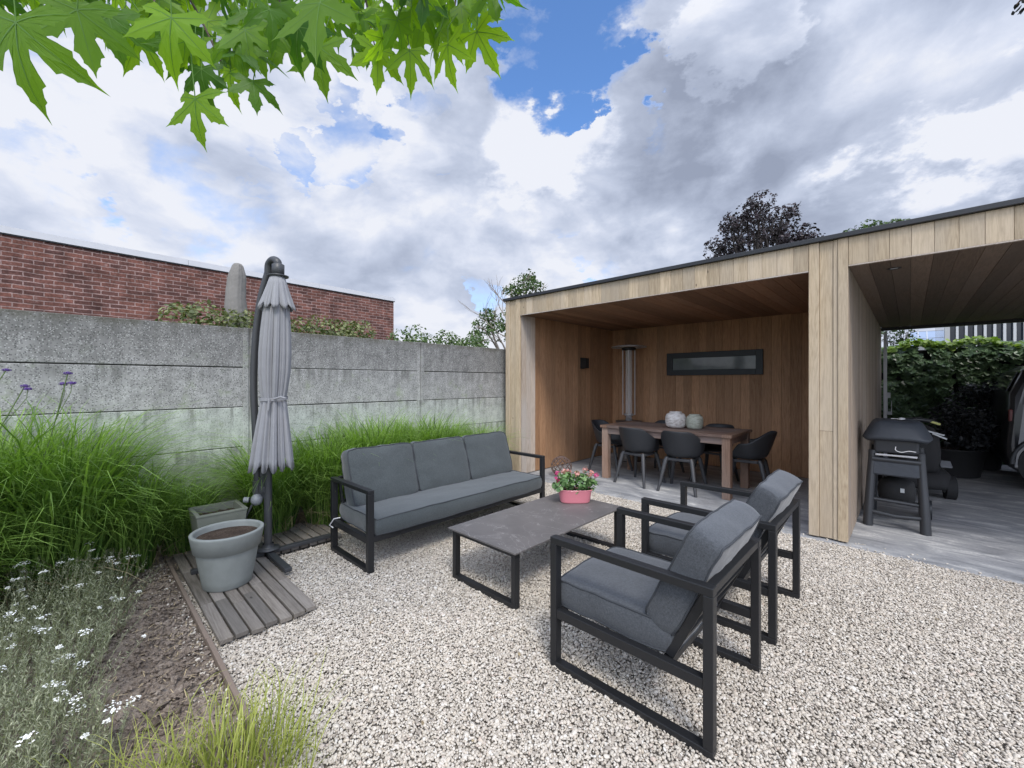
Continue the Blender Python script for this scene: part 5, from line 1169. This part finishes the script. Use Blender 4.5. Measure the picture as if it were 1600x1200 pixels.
# leafy twigs of a dark tree hanging in at the top right corner
b5 = Vector((2.9, 3.2, -.05))
rg5 = np.random.default_rng(91); t5 = thing('overhanging_tree', 'dark leafed tree whose twig tips hang in at the top right corner', 'tree', b5)
mb = MB(); mb.tube([(0, 0, 0), (.05, 0, 1.6), (-.05, .02, 3.0)], [.11, .09, .07], 12); mb.build('trunk', M['bark'], t5)
tip = at(1588, 8, 2.9) - b5; mb = MB(); mb.tube(smooth_path([(-.03, .02, 2.4), (tip.x * .5, tip.y * .5, tip.z * .9 + .3), (tip.x * .85, tip.y * .85, tip.z + .22), tuple(tip)]), [.035 - .030 * i / 15 for i in range(16)], 8)
mb.tube(smooth_path([(0, 0, 2.9), (-.2, .2, 3.6), (.1, .6, 4.2)]), [.05 - .04 * i / 10 for i in range(11)], 8); mb.tube(smooth_path([(0, 0, 2.9), (.5, .1, 3.5), (.9, -.2, 3.9)]), [.05 - .04 * i / 10 for i in range(11)], 8); mb.build('branch', M['bark'], t5)
Pq, Nq = clump_points([(tuple(tip + Vector((.03, .02, .0))), (.06, .06, .04)), (tuple(tip + Vector((.16, .12, .05))), (.14, .10, .07))], 2600, rg5); foliage('twig_leaves', Pq, Nq, .045, M['darkleaf'], t5, rg5)
P_, N_ = clump_points([ ((.1, .5, 4.1), (.9, .9, .6)), ((.7, -.1, 3.9), (.8, .8, .6)), ((.0, .0, 4.5), (.9, .9, .6))], 420, rg5); foliage('crown', P_, N_, .06, M['darkleaf'], t5, rg5)

# ================================================================ ivy hedge behind the carport and what shows above it
iv = thing('ivy_hedge', 'dense dark green ivy covered hedge behind the carport', 'hedge', (2.5, 11.25, 0))
rg = np.random.default_rng(95); n = 21000
X = rg.uniform(-3.2, 4.2, n); Z = rg.uniform(0, 2.14, n); bul = np.array([mnoise.noise((x * 1.3, z * 1.6, 3)) for x, z in zip(X, Z)]); bl2 = np.array([mnoise.noise((x * 5, z * 5, 8)) for x, z in zip(X, Z)])
Y = -.12 - .14 * bul - .07 * bl2 + rg.uniform(0, .05, n); zt = np.clip((Z - 1.9) / .24, 0, 1); Y = Y + zt ** 2 * .3; k = bl2 > -.33
P_ = np.stack([X, Y, Z], 1)[k]; N_ = np.stack([rg.normal(0, .35, n), -1 + rg.normal(0, .25, n), .75 + rg.normal(0, .3, n) + zt], 1)[k]
foliage('leaves', P_, N_, .092, M['ivy'], iv, rg, down=.75, aspect=.95)
n = 2600; X = rg.uniform(-3.2, 4.2, n); Pt = np.stack([X, rg.uniform(-.12, .35, n), 2.10 + .06 * np.sin(X * 2.3) + .05 * np.sin(X * 7.1) + rg.normal(0, .035, n)], 1); foliage('top_leaves', Pt, rg.normal(0, .5, (n, 3)) + [0, -.3, 1], .085, M['ivy_top'], iv, rg, aspect=.9)
mb = MB(); mb.span((-3.2, .05, -.1), (4.2, .35, 2.04)); mb.build('hedge_core', M['rim_dark'], iv)
nb = thing('neighbour_house', 'brown brick house with a dark glazed front behind pale upright slats', 'house', (.88, 20.2, 0))
mb = MB(); mb.span((1.95, 0, -.05), (12, 8, 6.2)); mb.build('wall', M['brickfar'], nb)
mb = MB(); mb.span((0, .25, -.05), (1.949, 8, 6.2)); mb.build('glazing', M['slate'], nb)
mb = MB(); mb.span((-.02, -.02, -.05), (.10, .25, 6.2)); mb.build('end_wall', M['render'], nb)
for k in range(9): mb = MB(); x_ = .24 + k * .205; mb.span((x_, .02, 0), (x_ + .06, .14, 6.2)); mb.build('slat', M['palewood'], nb)
sr = thing('solar_roofed_shed', 'low building with a pitched roof carrying a pale solar panel beyond the ivy', 'building', (-.10, 30.0, .55))
pa, pb_ = at(1417, 560, 17.), at(1478, 560, 17.)
lx = .05; W_ = 1.25
mb = MB(); mb.span((0, 0, -.60), (W_, 3.5, 2.4)); mb.build('wall', M['render'], sr)
mb = MB(); mb.add([(-.15, -.15, 2.35), (W_ + .2, -.15, 2.35), (W_ + .1, 1.6, 3.62), (-.05, 1.6, 3.62), (-.15, 3.6, 2.35), (W_ + .2, 3.6, 2.35)], [(0, 1, 2, 3), (3, 2, 5, 4), (0, 3, 4), (1, 5, 2)]); mb.build('roof', mat('grey_roof_tile', (.16, .165, .17), .7), sr)
pvp = MB(); 
def rp(u, v, h=.04): return (lerp(-.12, W_ + .17, u), -.15 + 1.75 * v - .02, 2.35 + 1.27 * v + h)
def lerp(a, b, t): return a + (b - a) * t
pvp.add([rp(.14, .30), rp(.80, .30), rp(.78, .95), rp(.16, .95)], [(0, 1, 2, 3)]); o = pvp.build('solar_panel', M['panelpv'], sr)
mb = MB()
for v in (.30, .62, .95): mb.bar(rp(.14, v, .05), rp(.80, v, .05), .03, .012)
for u in (.14, .36, .58, .80): mb.bar(rp(u, .30, .05), rp(u, .95, .05), .03, .012)
mb.build('panel_frame', M['white_trim'], o)

# ================================================================ sweetgum branch overhead
LOBES = [(0, 1.0, .185), (R(52), .92, .165), (R(-52), .92, .165), (R(108), .66, .135), (R(-108), .66, .135)]
def leaf_outline():
    pts = []
    order = sorted(LOBES, key=lambda l: l[0])
    for i, (a, L, wd) in enumerate(order):
        half = [(.44, .72), (.53, .92), (.62, 1.0), (.67, 1.12), (.705, .78), (.80, .60), (.835, .64), (.865, .40), (.95, .13)]; prof = [(-1, f, w_) for f, w_ in half] + [(0, 1.06, 0)] + [(1, f, w_) for f, w_ in half[::-1]]
        for s, f, wf in prof:
            x, y = L * f, s * wd * wf; pts.append((x * math.cos(a) - y * math.sin(a), x * math.sin(a) + y * math.cos(a), a))
        if i < 4: am = (a + order[i + 1][0]) / 2; pts.append((.34 * math.cos(am), .34 * math.sin(am), am))
    pts.append((-.07, 0, math.pi)); return pts
OUT = leaf_outline()
def add_leaf(mbL, mbV, mbS, base, axis, nrm, size, rdd, petiole=None):
    axis = axis.normalized(); nrm = (nrm - axis * nrm.dot(axis)).normalized(); side = nrm.cross(axis)
    cup = rdd.uniform(-.03, .10); droop = rdd.uniform(.05, .35); tw = rdd.uniform(-.2, .2); bends = [rdd.uniform(-.12, .62) for _ in range(5)]; AS = sorted(range(5), key=lambda k: LOBES[k][0])
    def pos(x, y):
        r_ = math.hypot(x, y); a = math.atan2(y, x); i = min(range(5), key=lambda k: abs(a - LOBES[k][0])); off = abs(a - LOBES[i][0])
        bd = float(np.interp(a, [LOBES[k][0] for k in AS], [bends[k] for k in AS])); z = -droop * x * abs(x) * .5 + cup * min(off, .6) * r_ - bd * r_ ** 2.2 + tw * x * y
        return base + (axis * x + side * y) * size + nrm * (z * size)
    n = len(OUT); vs = [pos(0, 0)]
    for f in (.35, .7, 1.0):
        for x, y, a in OUT: vs.append(pos(x * f, y * f))
    fs = [(0, 1 + k, 1 + (k + 1) % n) for k in range(n)]
    for q in (0, 1): fs += [(1 + q * n + k, 1 + q * n + (k + 1) % n, 1 + (q + 1) * n + (k + 1) % n, 1 + (q + 1) * n + k) for k in range(n)]
    mbL.tone = rdd.random() ** .9; mbL.add(vs, fs, False)
    for a, L, wd in LOBES:
        vv = []; m = 6
        for k in range(m + 1):
            f = L * .94 * k / m; hw = .009 * (1 - .85 * k / m)
            for s in (-1, 1): vv.append(pos(f * math.cos(a) - s * hw * math.sin(a), f * math.sin(a) + s * hw * math.cos(a)))
        for sg in (1, -1): mbV.add([v + nrm * (.0007 * sg) for v in vv], [(2 * k, 2 * k + 1, 2 * k + 3, 2 * k + 2) for k in range(m)], True)
    if petiole is not None: mid = (base + petiole) / 2 + Vector((rdd.uniform(-.01, .01), rdd.uniform(-.01, .01), rdd.uniform(-.005, .02))); mbS.tube([petiole, mid, base], [.0016, .0013, .0012], 5, cap=False)
sg_base = Vector((-1.05, -1.55, 0)); sg = thing('sweetgum_tree', 'sweetgum tree whose star shaped green leaves hang over the seating from the top left', 'tree', sg_base)
rdd = random.Random(101); mbL, mbV, mbS, mbB = MB(), MB(), MB(), MB()
mb = MB(); mb.tube([(0, 0, -.1), (.02, .02, 1.2), (-.03, .05, 2.4), (0, .1, 4.2)], [.13, .11, .085, .05], 14); mb.build('trunk', M['bark'], sg)
def L_(p): return p - sg_base
# limb and its side twigs, then leaves hanging from them
axisP = [at(-60, -260, 1.05), at(120, -130, 1.15), at(330, -40, 1.25), at(560, -45, 1.35), at(760, -55, 1.45)]
mbB.tube([L_(q) for q in smooth_path([sg_base + Vector((0, .05, 2.5)), sg_base + Vector((-.1, .6, 2.75))] + axisP)], [.035 - .031 * i / 30 for i in range(31)], 8)
tw = [(at(220, -60, 1.1), at(250, 40, 1.0)), (at(260, -55, 1.2), at(345, 95, 1.1)), (at(560, -40, 1.3), at(585, 70, 1.25)), (at(720, -50, 1.4), at(705, 60, 1.3)), (at(60, -120, 1.0), at(50, -10, .85)), (at(430, -40, 1.3), at(440, 30, 1.2))]
for a_, b_ in tw: mbB.tube([L_(q) for q in smooth_path([a_, (a_ + b_) / 2 + Vector((0, 0, .02)), b_])], [.0045 - .0025 * i / 10 for i in range(11)], 6)
hero = [(25, 35, .72, -95, .155, .1), (305, 155, .92, -92, .110, .15), (268, 28, .88, -98, .125, .2), (315, 108, 1.0, -88, .095, 0), (360, 112, 1.0, -95, .085, .2), (395, 128, 1.0, -80, .085, .3), (500, 75, 1.05, -90, .125, .1), (500, 5, .85, -92, .150, .2),
        (590, 80, 1.15, -90, .115, .4), (640, 80, 1.15, -85, .105, .2), (700, 70, 1.1, -93, .115, .5), (745, 50, 1.15, -60, .120, .3), (720, 10, 1.2, -30, .115, .2), (120, 15, .85, -85, .130, .4), (170, 25, .95, -80, .110, .3), (215, 55, 1.0, -92, .105, .7), (560, 20, 1.2, -70, .12, .3), (660, 20, 1.2, -100, .12, .4), (395, 45, 1.1, -85, .13, .2), (440, 55, 1.15, -100, .12, .4)]
upv = Vector((0, 0, 1))
def place(px, py, dd, deg, size, turn):
    size *= .88
    b_ = at(px, py, dd); a = R(deg); ax = (RT * math.cos(a) + upv * math.sin(a)); ax = (ax + FW * rdd.uniform(-.25, .25)).normalized()
    nr = (-FW * math.cos(turn * 1.4) + RT * math.sin(turn * 1.4) * rdd.choice((-1, 1)) + upv * .25)
    pet = b_ - ax * size * .5 + upv * size * rdd.uniform(.3, .8) + RT * rdd.uniform(-.03, .03)
    add_leaf(mbL, mbV, mbS, L_(b_), ax, nr, size, rdd, L_(pet))
for h in hero: place(*h)
for k in range(330):
    px = rdd.uniform(-60, 775); lim = 60 + 38 * math.sin(px * .011 + 4.2) if px < 480 else 78 - max(0, px - 720) * .5; lim = {True: 28}.get(60 < px < 110, lim); lim = min(lim, 30 + max(0, px) * .15) if px < 200 else lim
    lim += 16 if px > 240 else 0; py = rdd.uniform(-150, lim - 22); place(px, py, rdd.uniform(.95, 1.6), -90 + rdd.gauss(0, 32), rdd.uniform(.075, .115), rdd.uniform(0, 1.1))
for q_ in (mbV, mbS):
    mbL.f += [tuple(i + len(mbL.v) for i in f) for f in q_.f]; mbL.v += q_.v; mbL.t += q_.t; mbL.m += [1] * len(q_.f); mbL.sm += q_.sm
mbL.build('foliage', [M['maple'], M['vein']], sg); mbB.build('branch', M['bark'], sg)
# rest of its crown, above and out of the picture
P_, N_ = clump_points([((-.1, .5, 3.6), (1.0, .8, .5)), ((.0, -.3, 4.2), (.9, .9, .7)), ((-.6, .4, 4.1), (.8, .8, .6))], 240, np.random.default_rng(3)); foliage('crown', P_, N_, .12, M['maple'], sg, np.random.default_rng(4), aspect=.95)

# a few fallen leaves and bits of debris on the gravel
rgd = np.random.default_rng(404); n = 46; Pd = np.stack([rgd.uniform(-2.6, .4, n), rgd.uniform(.6, 4.4, n), rgd.uniform(.006, .010, n)], 1)
tag(foliage('fallen_leaves', Pd, np.array([[0, 0, 1.]]) + rgd.normal(0, .25, (n, 3)), .019, M['dryblade']), 'small dry fallen leaves scattered over the gravel', 'fallen leaves', kind='stuff')
